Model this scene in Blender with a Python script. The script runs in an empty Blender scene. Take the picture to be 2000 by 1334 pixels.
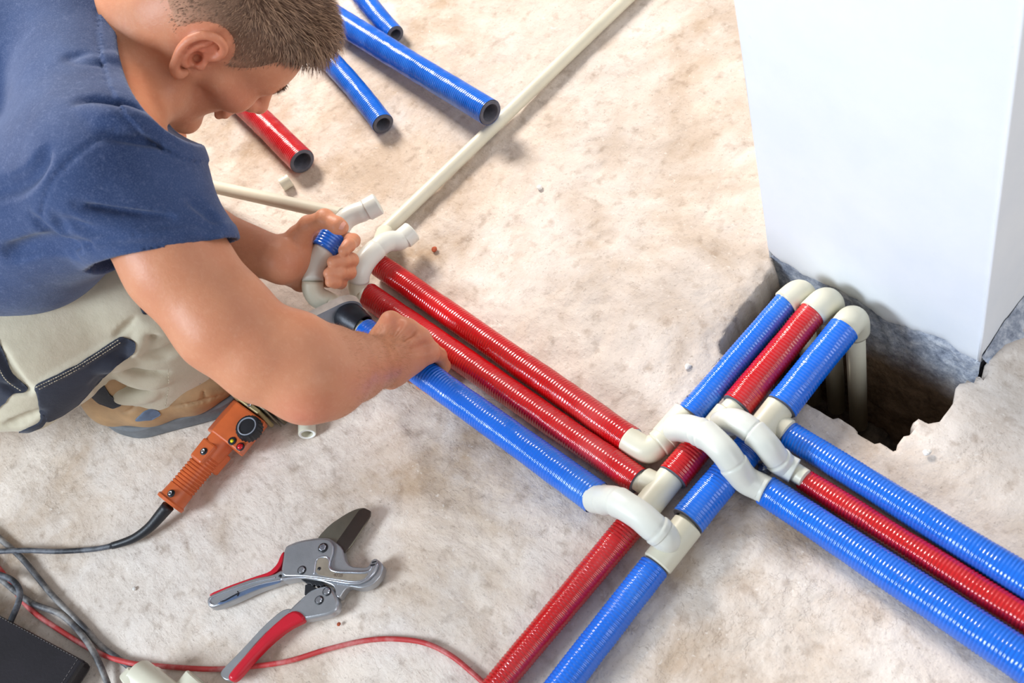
import bpy, bmesh, math, random
import numpy as np
from mathutils import Vector, Matrix

# ------------------------------------------------------------------ camera
scn = bpy.context.scene
FPX = 2250.0
A_ = np.array([.709, .461, -.534]); B_ = np.array([-.655, .710, -.257]); V_ = np.array([.261, .532, .805])
M = np.stack([A_, -B_, -V_]); U_, S_, W_ = np.linalg.svd(M); M = U_ @ W_     # rows: world axes in camera space (x right, y down, z forward)
if np.linalg.det(M) < 0: raise ValueError('handedness')
CAM_R, CAM_D, CAM_F = M[:, 0], M[:, 1], M[:, 2]                              # camera axes in world space
CAM = np.array([.803, -.386, 1.21])
cd = bpy.data.cameras.new('camera'); cam = bpy.data.objects.new('camera', cd); scn.collection.objects.link(cam)
mw = Matrix.Identity(4)
for i in range(3):
    mw[i][0] = CAM_R[i]; mw[i][1] = -CAM_D[i]; mw[i][2] = -CAM_F[i]; mw[i][3] = CAM[i]
cam.matrix_world = mw
cd.sensor_width = 36; cd.lens = FPX / 2000 * 36; cd.clip_start = .05
cd.dof.use_dof = True; cd.dof.focus_distance = 1.46; cd.dof.aperture_fstop = 7.0
scn.camera = cam
scn.view_settings.view_transform = 'Standard'; scn.view_settings.look = 'None'
scn.view_settings.exposure = 0.0; scn.view_settings.gamma = 1; scn.view_settings.use_curve_mapping = False

# ------------------------------------------------------------------ light: overcast room light, two windows and an added fill lamp
world = bpy.data.worlds.new('world'); scn.world = world; world.use_nodes = True
world.node_tree.nodes['Background'].inputs[0].default_value = (.95, .97, 1, 1)
world.node_tree.nodes['Background'].inputs[1].default_value = .40
def area_lamp(name, loc, target, size, power, col):
    l = bpy.data.lights.new(name, 'AREA'); l.shape = 'RECTANGLE'; l.size, l.size_y = size; l.energy = power; l.color = col
    o = bpy.data.objects.new(name, l); scn.collection.objects.link(o); o.location = loc
    o.rotation_euler = (Vector(target) - Vector(loc)).to_track_quat('-Z', 'Y').to_euler()
area_lamp('window_daylight_warm', (-2.5, .9, 2.1), (-.1, .2, 0), (.9, .9), 158, (1, .93, .86))
area_lamp('window_daylight_cool', (-.8, -2.5, 1.7), (0, -.1, 0), (1.0, .9), 96, (.78, .89, 1))
area_lamp('fill_light_right', (2.6, .1, 1.5), (.2, .2, 0), (1.2, 1.4), 18, (.93, .96, 1))  # fill lamp added to brighten the column's right face, not a real opening

# ------------------------------------------------------------------ helpers
def ray(px, py):
    return (px - 1000) / FPX * CAM_R + (py - 667) / FPX * CAM_D + CAM_F
def P(px, py, z=0.0):
    r = ray(px, py); return CAM + r * ((z - CAM[2]) / r[2])
def Q(px, py, depth):
    return CAM + ray(px, py) * depth
def depth_of(p): return float(np.dot(np.asarray(p) - CAM, CAM_F))
def rad(w, p): return w / 2 * depth_of(p) / FPX
def lie(px, py, w, lift=0.0):
    """centre of something round, w pixels wide, that lies on the floor"""
    z = .015
    for _ in range(4):
        p = P(px, py, z); r = rad(w, p); z = r + lift
    return P(px, py, z), r
def unit(v): v = np.asarray(v, float); return v / np.linalg.norm(v)

def tag(o, label=None, cat=None, group=None, kind=None):
    if label: o['label'] = label
    if cat: o['category'] = cat
    if group: o['group'] = group
    if kind: o['kind'] = kind
    return o
def thing(name, loc, label, cat, group=None):
    o = bpy.data.objects.new(name, None); scn.collection.objects.link(o); o.location = [float(c) for c in loc]
    o.empty_display_size = .02
    return tag(o, label, cat, group)
def origin_of(o):
    v = Vector((0, 0, 0))
    while o is not None: v = v + Vector(o.location); o = o.parent
    return np.array(v)
def mk(name, verts, faces, mat, parent=None, smooth=True, bevel=0, flat_angle=None):
    verts = np.asarray(verts, float)
    org = origin_of(parent) if parent else verts.mean(0) * 0
    me = bpy.data.meshes.new(name); me.from_pydata((verts - org).tolist(), [], [list(map(int, f)) for f in faces])
    me.validate(); me.update()
    if mat: me.materials.append(mat)
    o = bpy.data.objects.new(name, me); scn.collection.objects.link(o); o.parent = parent
    if smooth: me.shade_smooth()
    if flat_angle:
        try: me.set_sharp_from_angle(angle=math.radians(flat_angle))
        except Exception: pass
    if bevel:
        m = o.modifiers.new('bevel', 'BEVEL'); m.width = bevel; m.segments = 2; m.limit_method = 'ANGLE'; m.angle_limit = math.radians(40)
    return o
class MB:
    def __init__(s): s.v = []; s.f = []; s.n = 0
    def add(s, v, f):
        s.v.append(np.asarray(v, float)); s.f += [tuple(i + s.n for i in q) for q in f]; s.n += len(v); return s
    def build(s, name, mat, parent=None, **k): return mk(name, np.concatenate(s.v), s.f, mat, parent, **k)

def catmull(pts, step):
    pts = [np.asarray(p, float) for p in pts]
    if len(pts) == 2:
        n = max(2, int(np.linalg.norm(pts[1] - pts[0]) / step) + 1); t = np.linspace(0, 1, n)[:, None]
        return pts[0] * (1 - t) + pts[1] * t
    e = [2 * pts[0] - pts[1]] + pts + [2 * pts[-1] - pts[-2]]; out = []
    for i in range(1, len(e) - 2):
        p0, p1, p2, p3 = e[i - 1:i + 3]
        n = max(2, int(np.linalg.norm((p2 - p1)[:3]) / step)); t = np.linspace(0, 1, n, endpoint=False)[:, None]
        d0 = max(np.linalg.norm((p1 - p0)[:3]), 1e-6) ** .5; d1 = max(np.linalg.norm((p2 - p1)[:3]), 1e-6) ** .5; d2 = max(np.linalg.norm((p3 - p2)[:3]), 1e-6) ** .5
        m1 = (p2 - p1) + d1 * ((p1 - p0) / d0 - (p2 - p0) / (d0 + d1)); m2 = (p2 - p1) + d1 * ((p3 - p2) / d2 - (p3 - p1) / (d1 + d2))
        out.append((2 * t**3 - 3 * t**2 + 1) * p1 + (t**3 - 2 * t**2 + t) * m1 + (-2 * t**3 + 3 * t**2) * p2 + (t**3 - t**2) * m2)
    out.append(np.array([pts[-1]])); return np.concatenate(out)
def frames(path):
    n = len(path); T = np.gradient(path, axis=0); T /= np.maximum(np.linalg.norm(T, axis=1)[:, None], 1e-9)
    ref = np.array([0, 0, 1.]) if abs(T[0][2]) < .9 else np.array([1., 0, 0])
    N = np.zeros_like(path); v = np.cross(np.cross(T[0], ref), T[0]); v /= np.linalg.norm(v); N[0] = v
    for i in range(1, n):
        v = N[i - 1] - T[i] * np.dot(N[i - 1], T[i]); N[i] = v / np.linalg.norm(v)
    return T, N, np.cross(T, N)
def tube(path, r, seg=28, cap0=True, cap1=True, oval=1.0):
    path = np.asarray(path, float); n = len(path); r = np.broadcast_to(np.asarray(r, float), (n,))
    T, N, Bn = frames(path); a = np.arange(seg) / seg * 2 * math.pi
    v = path[:, None] + r[:, None, None] * (np.cos(a)[None, :, None] * N[:, None] + oval * np.sin(a)[None, :, None] * Bn[:, None])
    v = v.reshape(-1, 3)
    f = [(i * seg + j, i * seg + (j + 1) % seg, (i + 1) * seg + (j + 1) % seg, (i + 1) * seg + j) for i in range(n - 1) for j in range(seg)]
    if cap0: f.append(tuple(range(seg))[::-1])
    if cap1: f.append(tuple((n - 1) * seg + j for j in range(seg)))
    return v, f
def lathe_on(p, axis, prof, seg=32):
    """closed or open profile of (along, radius) spun round an axis through p"""
    ax = unit(axis); ref = np.array([0, 0, 1.]) if abs(ax[2]) < .9 else np.array([1., 0, 0])
    n = unit(ref - ax * np.dot(ref, ax)); b = np.cross(ax, n); a = np.arange(seg) / seg * 2 * math.pi
    ring = np.cos(a)[:, None] * n + np.sin(a)[:, None] * b
    v = np.concatenate([np.asarray(p) + ax * t + max(q, 1e-5) * ring for t, q in prof])
    f = [(i * seg + j, (i + 1) * seg + j, (i + 1) * seg + (j + 1) % seg, i * seg + (j + 1) % seg) for i in range(len(prof) - 1) for j in range(seg)]
    return v, [q[::-1] for q in f]
def box(c, u, w, n, su, sw, sn):
    u, w, n = unit(u), unit(w), unit(n); v = []
    for k in (-1, 1):
        for j in (-1, 1):
            for i in (-1, 1): v.append(np.asarray(c) + u * i * su / 2 + w * j * sw / 2 + n * k * sn / 2)
    return v, [(0, 2, 3, 1), (4, 5, 7, 6), (0, 1, 5, 4), (2, 6, 7, 3), (0, 4, 6, 2), (1, 3, 7, 5)]
def prism(poly, z0, z1):
    """poly: list of (px,py) seen at height z1; straight sides down to z0"""
    top = [P(x, y, z1) for x, y in poly]; n = len(top)
    ar = sum(top[i][0] * top[(i + 1) % n][1] - top[(i + 1) % n][0] * top[i][1] for i in range(n))
    if ar < 0: top = top[::-1]
    bot = [np.array([p[0], p[1], z0]) for p in top]
    f = [tuple(range(n)), tuple(range(2 * n - 1, n - 1, -1))] + [(i + n, (i + 1) % n + n, (i + 1) % n, i) for i in range(n)]
    return top + bot, f
def chaikin(poly, k=2, closed=True):
    p = [np.asarray(q, float) for q in poly]
    for _ in range(k):
        o = []
        for i in range(len(p) if closed else len(p) - 1):
            a, b = p[i], p[(i + 1) % len(p)]; o += [a * .8 + b * .2, a * .2 + b * .8]
        p = o
    return p

# ---- procedural noise for mesh detail
_rng = np.random.default_rng(7); _G = _rng.random((64, 64, 64)).astype(np.float32)
def vnoise(x, y, z=0.0):
    x, y, z = np.broadcast_arrays(x, y, z); xi, yi, zi = np.floor(x), np.floor(y), np.floor(z); fx, fy, fz = x - xi, y - yi, z - zi
    fx = fx * fx * (3 - 2 * fx); fy = fy * fy * (3 - 2 * fy); fz = fz * fz * (3 - 2 * fz)
    xi, yi, zi = (q.astype(np.int64) & 63 for q in (xi, yi, zi)); r = 0
    for i in (0, 1):
        for j in (0, 1):
            for k in (0, 1):
                r = r + _G[(xi + i) & 63, (yi + j) & 63, (zi + k) & 63] * (fx if i else 1 - fx) * (fy if j else 1 - fy) * (fz if k else 1 - fz)
    return r * 2 - 1
def fbm(x, y, z=0.0, o=4):
    s = 0; a = 1.0
    for i in range(o): s = s + a * vnoise(x * 2**i + 17 * i, y * 2**i + 31 * i, z * 2**i + 5 * i); a *= .5
    return s / 1.9

# ------------------------------------------------------------------ materials
def srgb(r, g, b):
    c = lambda v: (v / 255 / 12.92 if v <= 10 else ((v / 255 + .055) / 1.055) ** 2.4)
    return (c(r), c(g), c(b), 1)
class NT:
    def __init__(s, name):
        s.m = bpy.data.materials.new(name); s.m.use_nodes = True; s.t = s.m.node_tree
        s.b = s.t.nodes['Principled BSDF']; s.tc = s.t.nodes.new('ShaderNodeTexCoord')
    def n(s, kind, **k):
        o = s.t.nodes.new('ShaderNode' + kind)
        for a, b in k.items(): setattr(o, a, b)
        return o
    def l(s, a, b): s.t.links.new(a, b)
    def noise(s, scale, detail=4, rough=.55, vec=None, dist=0):
        o = s.n('TexNoise'); o.inputs['Scale'].default_value = scale; o.inputs['Detail'].default_value = detail
        o.inputs['Roughness'].default_value = rough; o.inputs['Distortion'].default_value = dist
        s.l(vec if vec else s.tc.outputs['Object'], o.inputs['Vector']); return o.outputs['Fac']
    def ramp(s, fac, stops):
        o = s.n('ValToRGB'); e = o.color_ramp.elements
        while len(e) < len(stops): e.new(.5)
        for q, (p, c) in zip(e, stops): q.position = p; q.color = c
        s.l(fac, o.inputs['Fac']); return o.outputs['Color']
    def mix(s, fac, a, b, mode='MIX'):
        o = s.n('Mix', data_type='RGBA', blend_type=mode)
        for i, v in ((0, fac), (6, a), (7, b)):
            if hasattr(v, 'default_value'): s.l(v, o.inputs[i])
            else: o.inputs[i].default_value = v
        return o.outputs[2]
    def bump(s, h, strength, dist=.002, prev=None):
        o = s.n('Bump'); o.inputs['Strength'].default_value = strength; o.inputs['Distance'].default_value = dist
        s.l(h, o.inputs['Height'])
        if prev: s.l(prev, o.inputs['Normal'])
        return o.outputs['Normal']
    def set(s, color=None, rough=None, metal=None, normal=None, spec=None, coat=None, sss=None):
        def put(k, v):
            if v is None: return
            i = s.b.inputs[k]
            if hasattr(v, 'default_value'): s.l(v, i)
            else: i.default_value = v
        put('Base Color', color); put('Roughness', rough); put('Metallic', metal); put('Normal', normal)
        put('Specular IOR Level', spec); put('Coat Weight', coat); put('Subsurface Weight', sss)
        return s.m
def simple(name, col, rough=.5, metal=0, var=.12, scale=60, bump=.15, bscale=300, coat=None):
    t = NT(name); c2 = tuple(max(0, v * (1 - var * 2)) for v in col[:3]) + (1,)
    c = t.ramp(t.noise(scale, 5), [(.3, c2), (.65, col)])
    return t.set(c, rough, metal, t.bump(t.noise(bscale, 3), bump, .0006), coat=coat)

def film(name, col, dust):
    t = NT(name)
    n = t.noise(9, 6, .6); c = t.mix(t.ramp(n, [(.54, (0, 0, 0, 1)), (.80, (.4, .4, .4, 1))]), col, dust)
    spots = t.noise(230, 2); c = t.mix(t.ramp(spots, [(.7, (0, 0, 0, 1)), (.78, (.35, .35, .35, 1))]), c, dust)
    r = t.ramp(t.noise(25, 4), [(.35, (.10,) * 3 + (1,)), (.7, (.26,) * 3 + (1,))])
    nb = t.bump(t.noise(90, 4), .3, .0010); nb = t.bump(t.noise(480, 2), .22, .0004, nb)
    return t.set(c, r, 0, nb, spec=.85)
M_BLUE = film('blue_film', srgb(0, 100, 210), srgb(80, 145, 220))
M_RED = film('red_film', srgb(186, 8, 16), srgb(205, 95, 95))
M_FOAM = simple('grey_foam', srgb(96, 96, 106), .95, 0, .15, 120, .6, 700)
M_FOAMW = simple('pale_foam', srgb(175, 182, 200), .95, 0, .1, 120, .6, 700)
def plastic(name, col, rough=.38):
    t = NT(name); n = t.noise(14, 5)
    c = t.ramp(n, [(.3, tuple(v * .9 for v in col[:3]) + (1,)), (.6, col)])
    c = t.mix(t.ramp(t.noise(60, 5, .7), [(.6, (0, 0, 0, 1)), (.8, (.25, .25, .25, 1))]), c, srgb(178, 165, 140))
    return t.set(c, rough, 0, t.bump(t.noise(160, 3), .06, .0005), spec=.45)
M_PPR = plastic('beige_plastic', srgb(214, 210, 190))
M_PPRW = plastic('pale_plastic', srgb(216, 217, 208), .33)
M_CUT = simple('cut_face', srgb(240, 240, 236), .7)

def concrete():
    t = NT('rough_concrete'); oc = t.tc.outputs['Object']
    big = t.noise(1.5, 6, .6, dist=.4)
    c = t.ramp(big, [(.3, srgb(188, 178, 170)), (.48, srgb(215, 203, 192)), (.62, srgb(231, 217, 203))])
    c = t.mix(t.ramp(t.noise(3.6, 8, .64, dist=.5), [(.44, (0, 0, 0, 1)), (.66, (.85, .85, .85, 1))]), c, srgb(164, 138, 110))
    c = t.mix(t.ramp(t.noise(7, 6, .62), [(.47, (0, 0, 0, 1)), (.66, (.65, .65, .65, 1))]), c, srgb(222, 214, 207))
    c = t.mix(t.ramp(t.noise(48, 4, .55), [(.56, (0, 0, 0, 1)), (.74, (.45, .45, .45, 1))]), c, srgb(134, 112, 92))
    c = t.mix(t.ramp(t.noise(240, 4, .75), [(.58, (0, 0, 0, 1)), (.72, (.5, .5, .5, 1))]), c, srgb(116, 98, 84))
    c = t.mix(t.ramp(t.noise(150, 3, .6), [(.64, (0, 0, 0, 1)), (.76, (.4, .4, .4, 1))]), c, srgb(244, 240, 234))
    crk = t.ramp(t.noise(11, 5, .6, dist=.35), [(.494, (0, 0, 0, 1)), (.5, (1, 1, 1, 1)), (.506, (0, 0, 0, 1))]); msk = t.ramp(t.noise(3.1, 3), [(.54, (0, 0, 0, 1)), (.64, (1, 1, 1, 1))])
    crk2 = t.ramp(t.noise(27, 4, .6, dist=.3), [(.492, (0, 0, 0, 1)), (.5, (1, 1, 1, 1)), (.508, (0, 0, 0, 1))]); msk2 = t.ramp(t.noise(6.3, 3), [(.55, (0, 0, 0, 1)), (.6, (1, 1, 1, 1))])
    lines = t.mix(1.0, t.mix(1.0, crk, msk, 'MULTIPLY'), t.mix(1.0, crk2, msk2, 'MULTIPLY'), 'LIGHTEN')
    c = t.mix(t.mix(1.0, lines, (.22, .22, .22, 1), 'MULTIPLY'), c, srgb(122, 102, 84))
    inv = t.n('Invert'); t.l(lines, inv.inputs['Color']); lines = inv.outputs['Color']
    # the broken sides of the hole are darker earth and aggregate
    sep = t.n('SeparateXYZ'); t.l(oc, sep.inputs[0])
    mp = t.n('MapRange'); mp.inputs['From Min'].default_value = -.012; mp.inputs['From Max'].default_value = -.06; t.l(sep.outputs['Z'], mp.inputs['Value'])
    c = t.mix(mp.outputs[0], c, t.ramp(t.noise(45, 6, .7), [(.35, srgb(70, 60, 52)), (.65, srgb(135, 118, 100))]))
    mpg = t.n('Mapping'); mpg.inputs['Rotation'].default_value = (0, 0, .7); mpg.inputs['Scale'].default_value = (9, 34, 10); t.l(oc, mpg.inputs['Vector'])
    n = t.bump(t.noise(14, 6, .55, dist=.2), .8, .010); n = t.bump(t.noise(1.0, 6, .62, vec=mpg.outputs[0], dist=.3), .5, .0045, n); n = t.bump(t.noise(60, 4, .55), .5, .0030, n); n = t.bump(lines, .28, .0016, n)
    vo = t.n('TexVoronoi'); vo.inputs['Scale'].default_value = 95; t.l(t.tc.outputs['Object'], vo.inputs['Vector'])
    pits = t.ramp(vo.outputs['Distance'], [(.10, (0, 0, 0, 1)), (.22, (1, 1, 1, 1))]); n = t.bump(pits, .15, .0022, n); n = t.bump(t.noise(330, 3), .35, .0008, n)
    return t.set(c, .92, 0, n, spec=.2)
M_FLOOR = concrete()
def plaster():
    t = NT('white_plaster')
    c = t.ramp(t.noise(6, 6, .6), [(.3, srgb(234, 239, 246)), (.6, srgb(243, 246, 250))])
    c = t.mix(t.ramp(t.noise(38, 5, .7), [(.68, (0, 0, 0, 1)), (.8, (.3, .3, .3, 1))]), c, srgb(190, 196, 206))
    n = t.bump(t.noise(22, 6, .6), .2, .003); return t.set(c, .8, 0, n, spec=.25)
M_PLASTER = plaster()
def footing():
    t = NT('grey_footing')
    c = t.ramp(t.noise(60, 6, .75), [(.3, srgb(108, 116, 134)), (.48, srgb(168, 176, 192)), (.64, srgb(222, 226, 234))])
    sep = t.n('SeparateXYZ'); t.l(t.tc.outputs['Object'], sep.inputs[0])
    mp = t.n('MapRange'); mp.inputs['From Min'].default_value = -.05; mp.inputs['From Max'].default_value = -.11; t.l(sep.outputs['Z'], mp.inputs['Value'])
    c = t.mix(mp.outputs[0], c, t.ramp(t.noise(40, 6, .7), [(.35, srgb(104, 84, 66)), (.65, srgb(160, 134, 108))]))
    n = t.bump(t.noise(90, 6, .7), .9, .004); return t.set(c, .93, 0, n, spec=.2)
M_FOOT = footing()
# ------------------------------------------------------------------ floor with the broken-out hole
def hole_poly():
    pts = [(1500, 486), (1512, 520), (1478, 562), (1445, 606), (1420, 645), (1403, 672), (1409, 690), (1440, 712), (1490, 742), (1540, 770), (1588, 790), (1612, 797),
           (1640, 813), (1668, 834), (1696, 852), (1720, 857), (1742, 876), (1751, 872), (1757, 853), (1775, 840), (1789, 832), (1786, 818), (1796, 814), (1812, 821),
           (1832, 816), (1846, 800), (1862, 790), (1868, 768), (1874, 744), (1886, 735), (1904, 741), (1922, 744), (1937, 732), (1925, 716), (1960, 660), (1700, 560)]
    return np.array([P(x, y, 0)[:2] for x, y in pts])
HOLE = hole_poly()
def sd_poly(x, y, poly):
    d = np.full(x.shape, 1e9); s = np.ones(x.shape); n = len(poly); j = n - 1
    for i in range(n):
        e = poly[j] - poly[i]; wx, wy = x - poly[i][0], y - poly[i][1]
        t = np.clip((wx * e[0] + wy * e[1]) / (e @ e), 0, 1); bx, by = wx - e[0] * t, wy - e[1] * t; d = np.minimum(d, bx * bx + by * by)
        c1, c2, c3 = y >= poly[i][1], y < poly[j][1], e[0] * wy > e[1] * wx
        s = np.where((c1 & c2 & c3) | (~c1 & ~c2 & ~c3), -s, s); j = i
    return s * np.sqrt(d)
def build_floor():
    xs = np.concatenate([np.linspace(-6, -1.66, 24)[:-1], np.arange(-1.66, -.3, .011), np.arange(-.3, .78, .0042), np.linspace(.78, 3, 24)])
    ys = np.concatenate([np.linspace(-3, -.95, 20)[:-1], np.arange(-.95, .0, .0062), np.arange(.0, .62, .0042), np.arange(.62, 1.35, .011), np.linspace(1.35, 6, 30)])
    X, Y = np.meshgrid(xs, ys, indexing='ij')
    Z = fbm(X * 9, Y * 9, 0, 5) * .0035 + fbm(X * 45, Y * 45, 3, 3) * .0011
    r = np.abs(fbm(X * 5 + 3, Y * 5, 9, 4)); Z += -np.clip(.05 - r, 0, .05) * .035
    Z = np.clip(Z - .0022, -.009, .0004)
    d = sd_poly(X, Y, HOLE) + fbm(X * 38, Y * 38, 1, 4) * .007
    t = np.clip(-d / .011, 0, 1); Z = Z - t * (.26 + .02 * fbm(X * 30, Y * 30)) - np.clip(1 - np.abs(d) / .02, 0, 1) * .004 * (1 + fbm(X * 80, Y * 80))
    # rubble lip along the column's right face
    e = P(1912, 712, 0); q = (X - e[0]); Z += np.clip(1 - np.abs(q - .012) / .022, 0, 1) * (Y > e[1] - .02) * (.010 + .008 * fbm(X * 60, Y * 60)) * (d > 0)
    n, m = X.shape; v = np.stack([X, Y, Z], -1).reshape(-1, 3)
    i, j = np.meshgrid(np.arange(n - 1), np.arange(m - 1), indexing='ij'); a = (i * m + j).ravel()
    f = np.stack([a, a + m, a + m + 1, a + 1], 1)
    me = bpy.data.meshes.new('floor'); me.vertices.add(len(v)); me.vertices.foreach_set('co', v.ravel()); me.loops.add(f.size); me.loops.foreach_set('vertex_index', f.ravel())
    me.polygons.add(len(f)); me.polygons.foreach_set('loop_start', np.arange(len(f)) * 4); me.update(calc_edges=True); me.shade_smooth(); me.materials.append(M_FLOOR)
    o = bpy.data.objects.new('floor', me); scn.collection.objects.link(o); tag(o, 'rough beige concrete floor with trowel marks and a broken-out hole', None, None, 'structure'); return o
build_floor()

# ------------------------------------------------------------------ plastered column end over the hole
def build_column():
    c0 = P(1911, 712, 0); left = P(1507, 500, 0)
    yw = c0[1]; x0 = left[0]; x1 = c0[0]
    print('column', c0, left)
    # white plaster skin: front (-Y) and right (+X) faces with a ragged lower edge
    def skin(name, pts_edge, org, du, nrm, W, th, mat):
        pass
    low = [(0, .004), (.05, -.004), (.147, -.011), (.267, -.003), (.354, -.003), (.44, -.007), (.47, -.013), (.61, -.016), (.70, -.009), (.77, .001), (.84, .003), (.91, -.005), (.98, -.004), (1, -.001)]
    w = x1 - x0; n = 160; us = np.linspace(0, 1, n); zb = np.interp(us, [p[0] for p in low], [p[1] for p in low]) + fbm(us * 30, 0 * us, 2, 3) * .004
    H = 1.6; D = .9; mb = MB()
    front = []
    zt = np.concatenate([np.linspace(0, .06, 10), np.linspace(.08, H, 14)])
    for k, z in enumerate(zt):
        for u, b in zip(us, zb):
            zz = b + (H - b) * (z / H); bul = .0022 * fbm(u * 7, zz * 7, 1, 3) + (-.006 * max(0, 1 - (zz - b) / .02) ** 2)
            front.append((x0 + u * w, yw - bul * -1 * 1.0, zz) if False else (x0 + u * w, yw + .0 - bul, zz))
    m = n; f = [(a * m + i, a * m + i + 1, (a + 1) * m + i + 1, (a + 1) * m + i) for a in range(len(zt) - 1) for i in range(m - 1)]
    mb.add(front, f)
    # ragged edge thickness going back into the column
    bk = [(x0 + u * w, yw - .0 + .014, b - .002) for u, b in zip(us, zb)]; e = front[:m] + bk
    mb.add(e, [(i, m + i, m + i + 1, i + 1) for i in range(m - 1)])
    n2 = 120; vs = np.linspace(0, 1, n2); zb2 = -.002 + .012 * np.clip(vs * 4, 0, 1) * (1 + .5 * fbm(vs * 26, 0 * vs, 5, 3)); zb2[0] = zb[-1]
    side = []
    for z in zt:
        for v_, b in zip(vs, zb2):
            zz = b + (H - b) * (z / H); bul = .0018 * fbm(v_ * 12, zz * 7, 4, 3) * min(1, v_ * 30) + (-.005 * max(0, 1 - (zz - b) / .02) ** 2)
            side.append((x1 + bul, yw + v_ * D, zz))
    f = [(a * n2 + i, a * n2 + i + 1, (a + 1) * n2 + i + 1, (a + 1) * n2 + i) for a in range(len(zt) - 1) for i in range(n2 - 1)]
    mb.add(side, f)
    # left and back closing faces
    mb.add([(x0, yw, -.0), (x0, yw + D, 0), (x0, yw + D, H), (x0, yw, H)], [(3, 2, 1, 0)])
    mb.add([(x0, yw + D, 0), (x1, yw + D, 0), (x1, yw + D, H), (x0, yw + D, H)], [(3, 2, 1, 0)])
    mb.add([(x0, yw, H), (x1, yw, H), (x1, yw + D, H), (x0, yw + D, H)], [(0, 1, 2, 3)])
    col = mb.build('wall_right', M_PLASTER); tag(col, 'white plastered wall end rising beside the hole in the floor', None, None, 'structure')
    # steel corner bead under the plaster edge
    path = np.array([(x1 + .0005, yw - .0005, z) for z in np.linspace(.012, H, 30)]); tb = MB().add(*tube(path, .0022, 8)); tb.build('trim_corner_bead', M_PLASTER, None).__setitem__('kind', 'structure')
    # the raw concrete below the plaster, running down into the hole
    v = []; ux = np.linspace(x0 - .004, x1 - .001, 150); zz = np.concatenate([np.linspace(-.30, -.004, 60), [.006, .02]])
    for z in zz:
        for x in ux:
            r = .004 * fbm(x * 50, z * 50, 2, 4); slope = max(0, -z - .03) * .10
            v.append((x, yw + .005 + r * (z < 0) - slope + (.005 if z > 0 else 0), z))
    m = len(ux); f = [(a * m + i, a * m + i + 1, (a + 1) * m + i + 1, (a + 1) * m + i) for a in range(len(zz) - 1) for i in range(m - 1)]
    b2 = MB().add(v, f); v = []; uy = np.linspace(yw + .008, yw + .6, 130)
    for z in zz:
        for y in uy: v.append((x1 - .006 + .004 * fbm(y * 50, z * 50, 7, 4), y, z))
    m = len(uy); b2.add(v, [(a * m + i, a * m + i + 1, (a + 1) * m + i + 1, (a + 1) * m + i) for a in range(len(zz) - 1) for i in range(m - 1)])
    v = []; fs = np.linspace(0, 1, 26); uy = np.linspace(yw + .006, yw + .9, 260)          # mortar fillet between wall and floor
    for y in uy:
        k = min(1, (y - yw) / .05)
        for q in fs:
            wd = .034 * (.55 + .45 * k) * (1 + .35 * float(fbm(y * 22, 3.3, 1, 3))); zz_ = (.020 * k + .004) * (1 - q) ** 1.6 + .0045 * float(fbm(y * 70, q * 3, 4, 3)) * (1 - q * .5) - .002 * q
            v.append((x1 + q * wd, y, zz_))
    m = len(fs); b2.add(v, [(a * m + i, a * m + i + 1, (a + 1) * m + i + 1, (a + 1) * m + i) for a in range(len(uy) - 1) for i in range(m - 1)])
    o = b2.build('wall_right_footing', M_FOOT); tag(o, 'grey raw concrete footing under the white wall end', None, None, 'structure')
build_column()

# ------------------------------------------------------------------ sleeves, pipes and fittings
RING = .0041
def sleeve_mesh(p0, p1, r0, r1, seed=0, bend=0.0, wall=.0052, both=True, amp=.00042, period=RING, cx=None):
    """ribbed film over a foam tube; returns (film, foam) geometry"""
    p0, p1 = np.asarray(p0), np.asarray(p1); L = np.linalg.norm(p1 - p0); n = int(L / (period / 5)) + 1
    t = np.linspace(0, 1, n); ctr = p0 + (p1 - p0) * t[:, None]
    side = np.cross(unit(p1 - p0), [0, 0, 1]); ctr = ctr + side * (bend * (1 - (2 * t - 1) ** 2))[:, None]
    seg = 40; a = np.arange(seg) / seg * 2 * math.pi
    T, N, Bn = frames(ctr)
    ph = t * L / period * 2 * math.pi
    base = r0 + (r1 - r0) * t
    A, TT = np.meshgrid(a, t); lump = fbm(np.cos(A) * .8 + seed * 7, np.sin(A) * .8, TT * L * 18, 3) * .0011
    r = base[:, None] + lump + amp * (np.abs(np.sin(ph / 2))[:, None] * 2 - 1) * (1 + .5 * vnoise(TT * L * 90, A * 1.2, seed))
    r *= np.where(True, 1, 1)
    v = ctr[:, None] + r[..., None] * (np.cos(a)[None, :, None] * N[:, None] + np.sin(a)[None, :, None] * Bn[:, None])
    # the cut ends are slightly ragged
    f = [(i * seg + j, i * seg + (j + 1) % seg, (i + 1) * seg + (j + 1) % seg, (i + 1) * seg + j) for i in range(n - 1) for j in range(seg)]
    film_ = (v.reshape(-1, 3), f)
    ax = unit(p1 - p0); fo, fo2 = MB(), MB()
    e0 = ctr[0]; e1 = ctr[-1]; T0, T1 = T[0], T[-1]
    ro0, ro1 = r0 - .0004, r1 - .0004; dep = min(.12, L * .45)
    fo.add(*lathe_on(e0, T0, [(.004, ro0), (-.0006, ro0), (-.0012, ro0 - .001), (-.0012, ro0 - wall), (0, ro0 - wall - .0006), (dep, ro0 - wall - .0006), (dep, 0)]))
    fo2.add(*lathe_on(e1, -T1, [(.004, ro1), (-.0006, ro1), (-.0012, ro1 - .001), (-.0012, ro1 - wall), (0, ro1 - wall - .0006), (dep, ro1 - wall - .0006), (dep, 0)]))
    return film_, (fo, fo2)
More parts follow.
